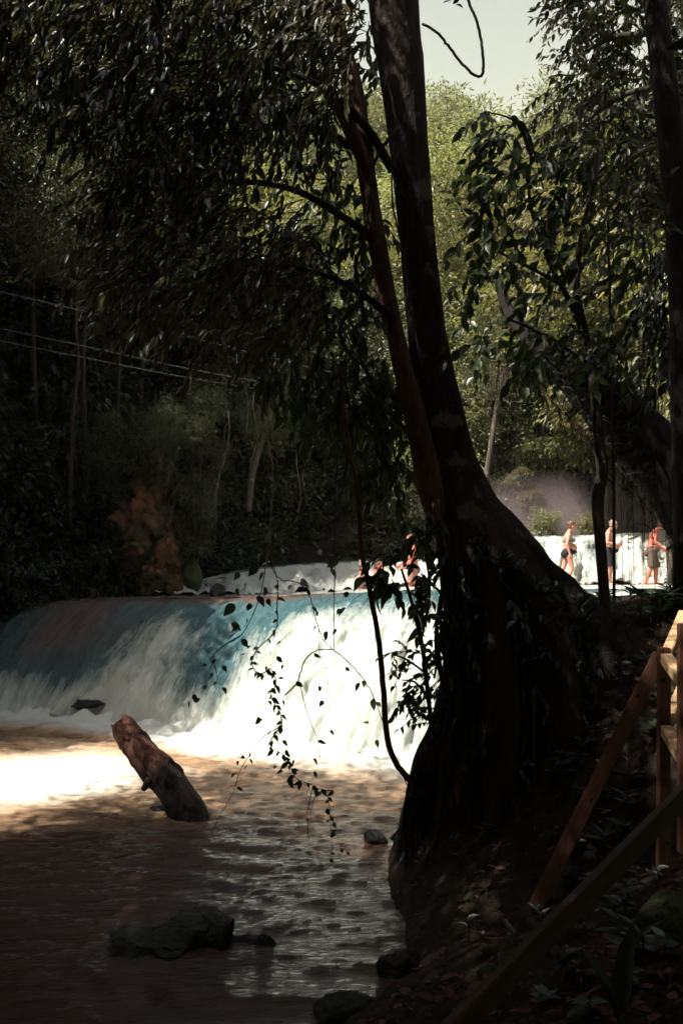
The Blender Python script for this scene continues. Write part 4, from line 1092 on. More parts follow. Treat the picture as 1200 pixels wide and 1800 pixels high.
for k in range(70):
    t = rngE.random(); px = np.interp(t, [0, .3, .6, 1], [1250, 1180, 1085, 970]); py = np.interp(t, [0, .3, .6, 1], [985, 905, 780, 665])
    L = 20 + 70*rngE.random()**2; sl = 18
    mb = MB(); mb.tube(ppath([(px - 28, py + 10, 11.7), (px - 22 + sl*.3, py + 10 + L*.5, 11.7), (px - 20 + rngE.normal(0, 5), py + 10 + L, 11.72)], 8) - np.array(ln.location), [.008, .003], 4); mb.build('hanging_root', M['bark_red'] if k % 2 else M['vine'], ln)
f = twig_field([(800, 560), (960, 560), (1100, 600), (1200, 640), (1200, 760), (1090, 700), (960, 640), (860, 640)], (12, 13.5), 70, (-.3, -.1, -.3), .45, 9, .17, rngC, .6, None, .3, .6, .5)
local_foliage(ln, f, 'ovate', .5, M['leaf_hero'], 0, 'foliage')
def rosette(name, pos, n, L, W, mat, label, cat='bromeliad', rise=.8, group=None):
    o = empty(name, pos, 0, label, cat, group)
    me = leaf_with('lance', M[mat])
    for k in range(n):
        a = k*2.399 + rngE.random()*.4; e = rise*(.25 + .9*rngE.random())
        s = L*(.7+.5*rngE.random())
        leaf_obj(me, o, (0, 0, 0), (math.cos(a), math.sin(a), e), (-math.cos(a)*e, -math.sin(a)*e, 1), s, W)
    return o
for i, (px, py, s) in enumerate(((905, 655, .34), (885, 640, .3), (940, 645, .3))):
    b = rosette('bromeliad', P(px, py, 12.5), 22, s, .022, ('leaf_plant', 'leaf_dark', 'leaf_olive')[i], ('spiky pale bromeliad in the middle of the slanting trunk tip', 'spiky dark bromeliad beyond the pale one on the slanting trunk tip', 'spiky olive bromeliad below the sapling leaves on the slanting trunk')[i])
    for k in range(16):
        mb = MB(); x = rngE.normal(0, .12); y = rngE.normal(0, .08); mb.tube([(x, y, 0), (x*1.1, y, -.15), (x*1.1 + rngE.normal(0, .02), y, -.25 - .2*rngE.random())], [.008, .002], 4); mb.build('root_hair', M['bark_red'], b)

# ------------------------------------------------------------------ log, rocks
Lg = Pz(325, 1422, 0)
lo = empty('driftwood_log', Lg, 0, 'stout broken log slanting up out of the muddy pool', 'log')
mb = MB()
pts = [(385, 1525, 26, 10.2), (345, 1455, 29, 10.45), (318, 1408, 31, 10.6), (292, 1368, 30, 10.75), (262, 1338, 25, 10.85), (238, 1310, 23, 10.95), (222, 1288, 22, 11.0), (211, 1272, 20, 11.05)]
NL, SL = 110, 56
path = smooth_path([P(a, b, d) for a, b, c, d in pts], NL); rad = smooth_path([(pr(c, d), 0, 0) for a, b, c, d in pts], NL)[:, 0]
v, f, c0, c1 = tube_arrays(path, rad, SL, bump=.30, bfreq=4.0, seed=12)
rg_ = v[:NL*SL].reshape(NL, SL, 3); ct_ = path[:, None, :]
an_ = np.linspace(0, 2*np.pi, SL, endpoint=False)[None, :]; tl_ = np.linspace(0, 1, NL)[:, None]
gro = np.abs(fbm(np.cos(an_)*3.2 + 0*tl_, np.sin(an_)*3.2 + 0*tl_, tl_*3.5, 3, 44))                 # long splits in the bark
sc_ = 1 - .13*(1 - sstep(0, .16, gro)) + .07*fbm(np.cos(an_)*7 + 0*tl_, np.sin(an_)*7 + 0*tl_, tl_*22, 3, 45)
v[:NL*SL] = (ct_ + (rg_ - ct_)*sc_[..., None]).reshape(-1, 3)
ring = v[(NL-1)*SL:NL*SL]; axis = unit(path[-1]-path[-3])
jag = fbm(np.cos(np.linspace(0, 6.28, SL, endpoint=False))*2, np.sin(np.linspace(0, 6.28, SL, endpoint=False))*2, 3, 3, 5)
v[(NL-1)*SL:NL*SL] = ring + axis[None, :]*(jag*.10)[:, None]
v[-1] = path[-1] - axis*.09
mb.add(v - np.array(Lg), f, np.vstack([c0, c1])); mb.build('stem', M['log'], lo)
mb = MB(); kn = P(262, 1372, 10.62); mb.tube(np.array([kn, P(252, 1388, 10.5)]) - np.array(Lg), [.05, .03], 10, bump=.3, seed=3); mb.build('knot', M['bark_dark'], lo)
def rock(name, px, py, z, w, h, dpt, seed, mat, label, rough=.3, up=0.35, Y=None, freq=1.4, sub=4, cat='rock', rz=0.0):
    p = Pz(px, py, z) if Y is None else P(px, py, Y)
    o = link(name, rock_mesh(name, seed, w, dpt, h, rough, sub, freq), M[mat]); o.location = (p.x, p.y + dpt*.3, p.z + h*up - h*.1); o.rotation_euler = (0, 0, rz)
    return tag(o, label, cat)
def join_rock(name, px, py, z, blobs, mat, label):
    p = Pz(px, py, z); e = link(name, None, None) if False else None
    mb = MB()
    for (dx, dy, dz, sx, sy, sz, sd) in blobs:
        me = rock_mesh('tmp', sd, sx, sy, sz, .45, 5, 1.3)
        n = len(me.vertices); vv = np.empty(n*3, np.float32); me.vertices.foreach_get('co', vv); vv = vv.reshape(-1, 3) + np.array([dx, dy, dz])
        ff = np.empty(len(me.loops), np.int32); me.loops.foreach_get('vertex_index', ff); mb.add(vv, None, ff.reshape(-1, 3)); bpy.data.meshes.remove(me)
    o = mb.build(name, M[mat]); o.location = p
    return tag(o, label, 'rock')
join_rock('river_rock', 308, 1655, 0, [(-.26, 0, -.05, .34, .3, .16, 3), (.14, .05, .02, .32, .26, .24, 4), (.34, .02, .03, .15, .2, .22, 8), (-.02, 0, -.02, .34, .28, .20, 6), (.54, .0, -.08, .18, .13, .12, 9), (-.40, -.05, -.08, .2, .2, .14, 11)], 'rock_wet', 'long jagged black rock lying in the dark near water')
rock('river_rock', 466, 1662, 0, .10, .07, .09, 15, 'rock_wet', 'small black stone just beyond the end of the jagged rock')
rock('river_rock', 660, 1482, 0, .17, .13, .15, 16, 'rock_wet', 'round black stone in the glittering water beside the roots')
rock('river_rock', 285, 1424, 0, .16, .05, .12, 18, 'rock_wet', 'low dark stone awash at the foot of the log', .3, .1)
rock('bank_rock', 708, 1718, 0.0, .22, .13, .2, 17, 'rock_wet', 'black rounded rock at the near water edge', .45, .4)
rock('bank_rock', 600, 1790, 0.0, .26, .11, .22, 19, 'rock_wet', 'dark low rock half under the nearest water edge', .45, .3)
rock('bank_rock', 735, 1445, 0.0, .20, .22, .22, 21, 'rock_wet', 'knobbly dark rock jutting from the roots over the water', .6, .6, None, 2.2)
rock('boulder', 325, 1030, 0, .46, .62, .5, 22, 'rock_mossy', 'mossy boulder beside the small side cascade', .25, .5, 23.0)
rock('ledge_rock', 383, 1052, 0, .22, .26, .25, 23, 'rock_wet', 'small black rock on the lip of the waterfall', .25, .5, 20.4)
rock('ledge_rock', 532, 1042, 0, .13, .36, .2, 24, 'rock_wet', 'thin dark wet rock splitting the upper cascade', .4, .5, 22.6)
rock('ledge_rock', 420, 1040, 0, .5, .2, .5, 28, 'rock_wet', 'dark low rocks under the side cascade', .35, .2, 24.4)
rock('mossy_rock', 935, 1030, 0, .58, .62, .5, 25, 'rock_mossy', 'mossy green rock beside the bathers in the upper cascade', .3, .55, 25.0)
def outcrop(px, py, Y, blobs, mat, label, name='rock_outcrop'):
    p = P(px, py, Y); mb = MB()
    for (dx, dy, dz, sx, sy, sz, sd) in blobs:
        me = rock_mesh('tmp', sd, sx, sy, sz, .85, 5, 1.9)
        n = len(me.vertices); vv = np.empty(n*3, np.float32); me.vertices.foreach_get('co', vv); vv = vv.reshape(-1, 3) + np.array([dx, dy, dz])
        ff = np.empty(len(me.loops), np.int32); me.loops.foreach_get('vertex_index', ff); mb.add(vv, None, ff.reshape(-1, 3)); bpy.data.meshes.remove(me)
    o = mb.build(name, M[mat]); o.location = p
    return tag(o, label, 'rock')
outcrop(268, 945, 22.7, [(.05, .1, 1.6, .7, .6, .9, 44), (-.3, .1, -1.3, .6, .6, .7, 45), (.4, .0, -1.2, .5, .6, .6, 46), (-.35, .1, -.6, .7, .7, .9, 31), (.35, .0, -.5, .6, .7, .9, 32), (.0, .2, .4, .75, .7, 1.0, 33), (-.5, .3, .5, .5, .6, .8, 34), (.45, .2, .5, .5, .6, .8, 35), (.1, -.2, -1.0, .5, .5, .7, 36), (.75, .2, .0, .4, .5, .7, 38), (-.1, .4, 1.3, .6, .5, .7, 39)], 'rock_ochre', 'ochre limestone outcrop under hanging greenery beside the waterfall')
outcrop(190, 1035, 23.2, [(-.5, .2, 0, .9, .7, .8, 41), (.4, .1, -.2, .8, .7, .7, 42), (0, .4, .7, .8, .7, .8, 43)], 'rock_wet', 'dark rock face between the ochre outcrop and the shaded lip')
for i in range(30):
    px = 170 + 220*rngT.random(); py = 700 + 150*rngT.random()
    p = P(px, py, 21.6 + 2.2*rngT.random()); bush(p.x, p.y, p.z, .2 + .45*rngT.random()**2, BU, 'trailing green tuft on top of the ochre outcrop', 'greenery over the outcrop', 'hanging_shrub', 1.3)
for i in range(10):
    px = 318 + 40*rngT.random(); py = 860 + 100*rngT.random()
    p = P(px, py, 22.8); bush(p.x, p.y, p.z, .25 + .3*rngT.random(), BU, 'green tuft hanging down the side of the ochre outcrop', 'greenery beside the outcrop', 'hanging_shrub', 1.3)
for (px, py, Y, s, lab) in ((955, 922, 29.6, .55, 'bright sunlit bush on the upper cascade behind the woman'), (1035, 925, 29.4, .5, 'feathery bush on the upper cascade between two bathers'), (935, 880, 30.5, .5, 'tall sunlit bush climbing behind the upper cascade'), (912, 838, 31, .45, 'small sunlit bush high behind the upper cascade'), (925, 1000, 24.9, .32, 'low tuft on the mossy rock in the upper cascade')):
    p = P(px, py, Y); bush(p.x, p.y, p.z, s, BUL, lab, None)
for i, (px, py, Y) in enumerate(((742, 1405, 10.2), (752, 1385, 10.8), (764, 1372, 11.4), (780, 1362, 11.9), (735, 1440, 9.6), (728, 1475, 9.1))):
    rock('bank_rock', px, py, 0, .15 + .05*(i % 3), .12 + .04*(i % 2), .18, 60 + i, 'rock_wet', 'dark wet rock, %s of the row along the root bank' % ('fourth', 'third', 'second', 'farthest', 'fifth', 'nearest')[i], .6, .3, Y, 1.8)
for i in range(12):
    p = P(742 + 60*rngT.random(), 1300 + 80*rngT.random(), 9.6 + 2*rngT.random()); bush(p.x + .15, p.y, p.z - .1, .16 + .12*rngT.random(), BUD, 'dark tuft of leaves on the bank edge behind the roots', 'tufts on the root bank')
for (px, py, Y, w_, h_, lab) in ((150, 1242, 17.1, .34, .13, 'dark rock breaking the foam low in the shaded fall'),):
    rock('fall_rock', px, py, 0, w_, h_, .3, int(px), 'rock_wet', lab, .6, .4, Y, 1.8)
# dark greenery at the far left of the fall
for i in range(14):
    p = P(-40 + 130*rngT.random(), 1030 + 60*rngT.random(), 20 + 1.2*rngT.random()); bush(p.x, p.y, p.z, .45 + .4*rngT.random(), BUD, 'dark bush hanging over the end of the waterfall at the picture edge', 'bushes over the end of the fall')

# ------------------------------------------------------------------ background trunks, cables, hanging vines
def bgtrunk(pts, mat, label, name='slender_tree', crown=None):
    o = empty(name, P(pts[-1][0], pts[-1][1], pts[-1][3]), 0, label, 'tree')
    mb = MB(); trunk_tube(mb, pts, 8, 24, .1, 0, 3, o.location); mb.build('trunk', M[mat], o)
    if crown:
        p = P(pts[0][0], pts[0][1], pts[0][3]); c = link('crown', CR[crown[0]] if isinstance(crown[0], str) else crown[0], None, o); c.location = p - o.location; c.scale = (crown[1],)*3
    return o
bgtrunk([(885, 650, 4, 32), (872, 720, 5, 32), (860, 800, 5, 32), (848, 880, 6, 32)], 'bark_pale', 'pale slanting slender trunk under the cables beyond the big tree', crown=('fine', .45))
bgtrunk([(478, 720, 5, 27), (462, 765, 6, 27), (444, 830, 6, 27), (436, 900, 6, 27)], 'bark_pale', 'pale slanting trunk in the dark beyond the side cascade', crown=('fine', .4))
bgtrunk([(142, 380, 2, 22), (134, 560, 3, 22), (138, 640, 3, 22), (128, 740, 4, 22), (122, 930, 4, 22.5)], 'bark_dark', 'thin dark trunk beyond the cables', crown=('fine', .7))
bgtrunk([(160, 360, 2, 23), (150, 440, 3, 23), (154, 520, 3, 23), (147, 640, 4, 23), (150, 800, 4, 23.5), (140, 960, 5, 24)], 'bark_dark', 'upright dark trunk beside the leafy crown fringe', crown=('round', .7))
bgtrunk([(50, 200, 2, 24), (66, 400, 4, 24), (58, 520, 4, 24), (62, 760, 5, 24.5), (50, 980, 6, 25)], 'bark_dark', 'upright thin trunk near the picture edge above the fall', crown=('fine', 1.0))
bgtrunk([(225, 380, 2, 26), (212, 500, 3, 26), (208, 700, 3, 26), (198, 900, 4, 26)], 'bark_dark', 'thin trunk rising behind the ochre outcrop', crown=('droop', .8))
cab = [([(-40, 503), (150, 548), (330, 592), (520, 640), (680, 676), (815, 697), (985, 712), (1120, 716)], 'uppermost thin steel cable crossing above the falls'),
       ([(-40, 569), (150, 609), (330, 648), (525, 683), (680, 706), (815, 718), (985, 725), (1120, 724)], 'middle thin steel cable crossing above the falls'),
       ([(-40, 591), (150, 629), (330, 664), (525, 694), (680, 714), (815, 727), (985, 721), (1120, 716)], 'lowest thin steel cable crossing above the falls')]
for pts, lab in cab:
    Ys = np.linspace(16, 25, len(pts))
    mb = MB(); path = ppath([(a, b, y) for (a, b), y in zip(pts, Ys)], 60); mb.tube(path, [.008, .012], 5); tag(mb.build('steel_cable', M['cable']), lab, 'cable')
for i in range(52):
    if i < 26: px = 10 + 540*rngT.random(); Y = 19 + 6*rngT.random(); y0 = 560 + 230*rngT.random()
    else: px = 800 + 330*rngT.random(); Y = 31 + 3*rngT.random(); y0 = 690 + 60*rngT.random()
    L = 90 + 180*rngT.random()
    mb = MB(); a = P(px, y0, Y); q = np.linspace(0, 1, 8)[:, None]
    path = np.array(a) + np.hstack([rngT.normal(0, .25)*q + .08*np.sin(q*7+i), 0*q, -L/F*Y*q])
    o = mb.tube(path - path[0], [.012, .008], 4).build('jungle_vine', M['vine'] if i % 3 == 0 else M['bark_dark']); o.location = path[0]
    tag(o, 'thin vine hanging down in the dark jungle behind the falls' if i < 26 else 'thin vine hanging behind the upper cascade beyond the bathers', 'vine', 'vines in the jungle behind the falls' if i < 26 else 'vines behind the upper cascade')

# ------------------------------------------------------------------ wooden railing
def board(parent, name, a, b, w, t, mat, roll=0.0, o=(0, 0, 0)):
    """bevelled plank from a to b, w wide, t thick; local x runs along the plank"""
    import bmesh
    a = Vector(a); b = Vector(b); L = (b - a).length
    bm = bmesh.new(); bmesh.ops.create_cube(bm, size=1)
    bmesh.ops.scale(bm, verts=bm.verts, vec=(L, t, w))
    bmesh.ops.bevel(bm, geom=bm.edges[:], offset=min(w, t)*.07, segments=2, affect='EDGES')
    me = bpy.data.meshes.new(name); bm.to_mesh(me); bm.free()
    ob = link(name, me, M[mat], parent)
    x = (b - a).normalized(); up = Vector((0, -1, 0)) if abs(x.y) < .7 else Vector((0, 0, 1))
    y = up.cross(x).normalized(); z = x.cross(y)
    # plank face towards the viewer: z (width) stays in the picture plane
    m = Matrix((x, -z, y)).transposed().to_4x4() if abs(x.y) < .7 else Matrix((x, y, z)).transposed().to_4x4()
    m = m @ Matrix.Rotation(roll, 4, 'X')
    m.translation = (a + b)/2 - Vector(o)
    ob.matrix_basis = m
    return ob
rl = empty('wooden_railing', P(1166, 1570, 5.8), 0, 'rough timber stair railing with a long slanting brace board', 'railing')
ro = rl.location
board(rl, 'post', P(1166, 1138, 5.8), P(1164, 1575, 5.8), .072, .072, 'wood', 0, ro)
board(rl, 'post', P(1203, 1096, 5.1), P(1203, 1500, 5.1), .075, .075, 'wood', .1, ro)
board(rl, 'brace', P(1160, 1150, 5.86), P(913, 1650, 6.0), .095, .036, 'wood', .25, ro)
board(rl, 'rail', P(1170, 1158, 5.76), P(1300, 1330, 4.3), .075, .075, 'wood_sunlit', 0, ro)
board(rl, 'rail', P(1170, 1284, 5.76), P(1300, 1490, 4.3), .075, .075, 'wood_sunlit', 0, ro)
board(rl, 'rail', P(1172, 1150, 5.9), P(1200, 1080, 7.2), .07, .07, 'wood_sunlit', 0, ro)
board(rl, 'rail', P(1174, 1268, 5.9), P(1200, 1205, 7.0), .07, .07, 'wood_sunlit', 0, ro)
_kn = rock_mesh('knot', 3, 1, 1, 1, .1, 2)
_kn.materials.append(M['bark_wet_shaded'])
for prt in [c for c in rl.children]:
    L_ = max(v.co.x for v in prt.data.vertices); yy = max(v.co.y for v in prt.data.vertices); zz = max(v.co.z for v in prt.data.vertices)
    for q in range(3):
        k_ = link('knot', _kn, None, prt); k_.location = ((-.8 + .62*q + .3*random.random())*L_, random.choice((-1, 1))*yy if q else -yy, random.uniform(-.5, .5)*zz); k_.scale = (.014, .0025, .009)
    for q in (-1, 1):
        for zq in (-.4, .4):
            k_ = link('nail', _kn, None, prt); k_.location = (q*L_*.965, -yy, zq*zz); k_.scale = (.004, .003, .004)
st = board(None, 'timber_plank', P(770, 1838, 3.4), P(1240, 1358, 4.5), .11, .04, 'wood_grey', .35)
tag(st, 'dark weathered plank slanting across the near corner of the bank', 'plank')

# ------------------------------------------------------------------ plants and dead leaves on the near bank
rngG = np.random.default_rng(77)
def plant(px, py, n, L, label, mat='leaf_plant', kind='ovate', asp=.42, rise=.5, stem=.12, name='ground_plant', group=None, cat='plant'):
    p = on_ground(px, py)
    o = empty(name, p, 0, label, cat, group)
    mb = MB(); mb.tube([(0, 0, -.04), (.01, 0, stem*.5), (0, .01, stem)], [.006, .004], 5); mb.build('stem', M['vine'], o)
    me = leaf_with(kind, M[mat])
    for k in range(n):
        a = k*2.399 + rngG.random(); e = rise*(.2+rngG.random()); s = L*(.65+.5*rngG.random())
        leaf_obj(me, o, (0, 0, stem*(.6+.4*k/n)), (math.cos(a), math.sin(a), e), (-math.cos(a)*e, -math.sin(a)*e - .5, 1), s, s*asp)
    return o
plant(1112, 1690, 9, .15, 'pale green plant with a rosette of pointed leaves catching the light')
plant(1165, 1690, 5, .13, 'small dark-leaved plant beside the mossy stump')
plant(1105, 1752, 6, .09, 'little seedling with light leaves below the rosette plant')
plant(960, 1770, 7, .10, 'seedling between dead leaves near the dark plank', stem=.06)
plant(1035, 1800, 5, .09, 'seedling among dead leaves at the bottom of the picture')
plant(1100, 1590, 6, .10, 'slim seedling with narrow upright leaves behind the stump', 'leaf_plant', 'lance', .3, 1.2)
plant(1155, 1560, 6, .08, 'seedling growing at the foot of the railing post')
plant(940, 1620, 5, .09, 'seedling with one bright leaf at the foot of the brace board', 'leaf_plant')
plant(1085, 1810, 2, .42, 'single broad ribbed blade leaf rising at the bottom of the bank', 'leaf_dark', 'lance', .22, 2.2, .05)
plant(928, 1372, 5, .13, 'drooping plant with bluish leaves lit among the dark roots', 'leaf_plant', 'ovate', .4, -.3, .2)
for i in range(46):
    px = 820 + 370*rngG.random(); py = 1120 + 620*rngG.random()
    plant(px, py, 6 + int(5*rngG.random()), .11 + .08*rngG.random(), 'small dark plant on the shaded earth bank', 'leaf_dark', 'ovate' if i % 2 else 'lance', .4 if i % 2 else .22, .6, .1 + .1*rngG.random(), group='plants on the shaded bank')
for i in range(24):
    px = 960 + 235*rngG.random(); py = 1052 + 50*rngG.random()
    plant(px, py, 8, .14 + .08*rngG.random(), 'leafy plant on top of the bank below the bathers', 'leaf_hero', 'ovate' if i % 2 else 'lance', .42 if i % 2 else .2, .9, .18, group='plants on top of the bank')
for i in range(30):
    _x = 815 + 225*rngG.random(); p = P(_x, 960 + (_x-815)*.45 + 300*rngG.random()**1.5, 7.95)
    rosette('fern', p, 14, .2, .03, 'leaf_hero', 'fern sprouting from the root flare of the big tree', 'fern', 1.0, 'ferns on the root flare')
dead = [leaf_with('ovate', M['litter'])]
lit_pts = [(1000 + 190*rngG.random(), 1640 + 160*rngG.random()) for _ in range(95)] + [(840 + 110*rngG.random(), 1640 + 60*rngG.random()) for _ in range(34)] + [(620 + 330*rngG.random(), 1715 + 90*rngG.random()) for _ in range(90)] + [(880 + 310*rngG.random(), 1120 + 480*rngG.random()) for _ in range(60)]
for (px, py) in lit_pts:
    p = on_ground(px, py); a = rngG.random()*6.28; s = .05 + .07*rngG.random()
    o = leaf_obj(dead[0], None, (p.x, p.y, p.z + .012 + .01*rngG.random()), (math.cos(a), math.sin(a), rngG.normal(0, .25)), (rngG.normal(0, .35), rngG.normal(0, .35), 1), s, s*.5, 'dead_leaf')
    tag(o, 'fallen reddish-brown leaf lying on the dark bank', 'leaf', 'fallen leaves on the bank')
n = 5000
gx = -1.0 + 6*rngG.random(n); gy = 2.5 + 9*rngG.random(n); gz = ground_z(gx, gy)
k = gz > .08; gx, gy, gz = gx[k], gy[k], gz[k]; a = rngG.random(len(gx))*6.28
mb = MB(); leaves_add(mb, 'simple', np.stack([gx, gy, gz + .01], -1), np.stack([np.cos(a), np.sin(a), rngG.normal(0, .25, len(gx))], -1), .05 + .05*rngG.random(len(gx)), .03, np.array([0, 0, 1.0]) + rngG.normal(0, .3, (len(gx), 3)), rngG)
tag(mb.build('leaf_litter', with_mat(LEAF['ovate'], M['litter']).materials[0]), 'brown leaf litter over the near bank', 'leaf litter', None, 'stuff')
p = on_ground(1185, 1640)
stp = link('tree_stump', rock_mesh('tree_stump', 51, .22, .2, .16, .25, 4, 2.2), M['rock_mossy']); stp.location = (p.x, p.y, p.z + .04); tag(stp, 'mossy low stump covered with dead leaves beside the plants', 'stump')
for (px, py, s, lab) in ((900, 1690, .12, 'reddish stone between dead leaves beside the brace board foot'), (1030, 1790, .10, 'pale stone among dead leaves at the bottom edge'), (860, 1712, .09, 'mossy stone next to the dark plank')):
    p = on_ground(px, py); o = link('bank_stone', rock_mesh('bank_stone', int(px), s, s*.8, s*.6, .35, 3, 2), M['rock_mossy']); o.location = p; tag(o, lab, 'stone')

# ------------------------------------------------------------------ people
def capsule(mb, a, b, ra, rb, sides=14, flat=False, sq=1.0):
    a = np.array(a, float); b = np.array(b, float)
    ax = unit(b - a); L = np.linalg.norm(b - a)
    ref = np.array([0, 1.0, 0]) if abs(ax[1]) < .9 else np.array([1.0, 0, 0])
    u = unit(np.cross(ref, ax)); w = np.cross(ax, u)
    rings = []
    if flat:
        ts = [(0, ra), (L, rb)]
    else:
        th = np.linspace(math.radians(-85), 0, 5); ts = [(ra*math.sin(t), ra*math.cos(t)) for t in th]
        ts += [(L + rb*math.sin(t), rb*math.cos(t)) for t in -th[::-1]]
    ang = np.linspace(0, 2*np.pi, sides, endpoint=False)
    for (d, r) in ts:
        rings.append(a + ax*d + (u[None]*np.cos(ang)[:, None] + w[None]*np.sin(ang)[:, None]*sq)*r)
    v = np.vstack(rings); n = len(rings)
    f = grid_faces(sides, n, True)
    c0, c1 = len(v), len(v)+1; j = np.arange(sides); base = (n-1)*sides
    v = np.vstack([v, a + ax*ts[0][0], a + ax*ts[-1][0]])
    t = np.vstack([np.stack([np.full(sides, c0), (j+1) % sides, j], 1), np.stack([np.full(sides, c1), base+j, base+(j+1) % sides], 1)])
    mb.add(v, f, t)
def ellip(mb, c, r, sides=16):
    th = np.linspace(-math.pi/2+.08, math.pi/2-.08, 9); ang = np.linspace(0, 2*np.pi, sides, endpoint=False)
    v = np.vstack([np.stack([np.cos(ang)*math.cos(t)*r[0], np.sin(ang)*math.cos(t)*r[1], np.full(sides, math.sin(t)*r[2])], 1) for t in th]) + np.array(c)
    f = grid_faces(sides, 9, True); n = 9
    c0, c1 = len(v), len(v)+1; j = np.arange(sides); base = (n-1)*sides
    v = np.vstack([v, np.array(c)-[0, 0, r[2]], np.array(c)+[0, 0, r[2]]])
    t = np.vstack([np.stack([np.full(sides, c0), (j+1) % sides, j], 1), np.stack([np.full(sides, c1), base+j, base+(j+1) % sides], 1)])
    mb.add(v, f, t)
def fused(mb, name, mat, parent, voxel=.011, smooth=4):
    o = mb.build(name, M[mat], parent)
    r = o.modifiers.new('fuse', 'REMESH'); r.mode = 'VOXEL'; r.voxel_size = voxel; r.use_smooth_shade = True
    s = o.modifiers.new('soften', 'SMOOTH'); s.factor = .5; s.iterations = smooth
    return o
def hand(mb, w, d, sgn, up=(0, 0, 1)):
    """w wrist, d direction of the hand; five separate fingers"""
    w = np.array(w, float); d = unit(d); s = unit(np.cross(d, [0, 1, 0.01])); lat = np.array([0, 1.0, 0])*sgn
    pal = w + d*.085
    for q in (-.025, 0, .025): capsule(mb, w + s*q*.6, pal + s*q, .020, .017, 8)
    for k, (q, L) in enumerate(((-.033, .065), (-.011, .080), (.011, .075), (.033, .058))):
        b = pal + s*q; m1 = b + d*L*.55 - lat*.012; t = m1 + unit(d - lat*.7)*L*.5
        capsule(mb, b, m1, .0095, .009, 6); capsule(mb, m1, t, .009, .0075, 6)
    b = w + d*.03 - s*.03; m1 = b + unit(d*.6 - s*.8)*.04; capsule(mb, b, m1, .012, .010, 6); capsule(mb, m1, m1 + d*.035, .010, .008, 6)
def person(loc, rz, label, skin, hips=.92, legs=None, arms=None, belly=.0, bust=0.0, bow=.0, lean=.0, scale=1.0, hair='hair_brown', hair_kind='short', bottoms=None, top=None, hat=False, glasses=False, seated=False, parent_name='person'):
    """local frame: +x is where the person faces, z up"""
    o = empty('person', loc, rz, label, 'person'); o.scale = (scale,)*3
    mb = MB()
    H = hips
    sh = np.array([lean*.5, 0, H + .50]); nk = sh + np.array([.02 + lean*.1, 0, .07]); hd = nk + np.array([.05 + bow*.10, 0, .155 - bow*.03])
    # trunk
    capsule(mb, (0, -.08, H), (0, .08, H), .125, .125); capsule(mb, (0, 0, H+.02), (lean*.2, 0, H+.20), .135, .125, sq=1.1)
    capsule(mb, (lean*.2, 0, H+.20), (lean*.42, 0, H+.38), .125, .125, sq=1.25)
    capsule(mb, (lean*.42, -.07, H+.40), (lean*.42, .07, H+.40), .12, .12)
    capsule(mb, sh + [0, -.15, -.02], sh + [0, .15, -.02], .062, .062)
    capsule(mb, sh + [-.02, -.09, -.10], sh + [-.02, .09, -.10], .10, .10)
    if belly: ellip(mb, (.05 + belly*.4, 0, H+.12), (.12 + belly*.5, .15, .14))
    ellip(mb, (-.07, .075, H - .05), (.10, .085, .11)); ellip(mb, (-.07, -.075, H - .05), (.10, .085, .11))
    if bust:
        for s_ in (-1, 1): ellip(mb, (lean*.42 + .095, .075*s_, H+.34), (bust, .07, .07))
    capsule(mb, sh + [-.01, 0, 0], hd + [-.03, 0, -.06], .060, .054)
    # head with a face
    ellip(mb, hd + [0, 0, .02], (.098, .077, .112)); ellip(mb, hd + [.030, 0, -.055], (.068, .058, .062))
    capsule(mb, hd + [.088, 0, .015], hd + [.112, 0, -.022], .010, .015, 8)
    for s_ in (-1, 1):
        ellip(mb, hd + [-.005, .080*s_, -.005], (.018, .010, .030), 8)
        ellip(mb, hd + [.086, .032*s_, .020], (.014, .016, .010), 8)
    capsule(mb, hd + [.094, -.020, -.052], hd + [.094, .020, -.052], .008, .008, 6)
    # legs: (hip, knee, ankle, toe)
    for (k, a, t), s_ in zip(legs, (-1, 1)):
        hip = np.array([0, .095*s_, H - .04]); k = np.array(k, float); a = np.array(a, float); t = np.array(t, float)
        capsule(mb, hip, k, .095, .060); capsule(mb, k, a + (k-a)*.62 + np.array([-.015, 0, 0]), .058, .058); capsule(mb, a + (k-a)*.62 + np.array([-.015, 0, 0]), a, .058, .036)
        capsule(mb, a + np.array([-.03, 0, -.03]), t, .040, .032); capsule(mb, a, a + np.array([-.02, 0, -.03]), .036, .04)
    for (e, w, hd_dir), s_ in zip(arms, (-1, 1)):
        e = np.array(e, float); w = np.array(w, float); s0 = sh + [0, .185*s_, -.04]
        capsule(mb, sh + [0, .12*s_, -.03], s0, .06, .056); capsule(mb, s0, e, .052, .040); capsule(mb, e, e + (w-e)*.35, .040, .040); capsule(mb, e + (w-e)*.35, w, .040, .026)
        hand(mb, w, hd_dir, s_)
    body = fused(mb, 'body', skin, o, .010, 5)
    # hair
    mb = MB()
    ellip(mb, hd + [-.022, 0, .045], (.100, .084, .100)); ellip(mb, hd + [-.05, 0, -.01], (.065, .078, .085))
    if hair_kind == 'bun': ellip(mb, hd + [-.10, 0, .08], (.05, .05, .05)); ellip(mb, hd + [-.02, 0, .08], (.095, .085, .085))
    if hair_kind == 'bob': ellip(mb, hd + [-.03, 0, 0], (.09, .095, .115))
    fused(mb, 'hair', hair, o, .012, 2)
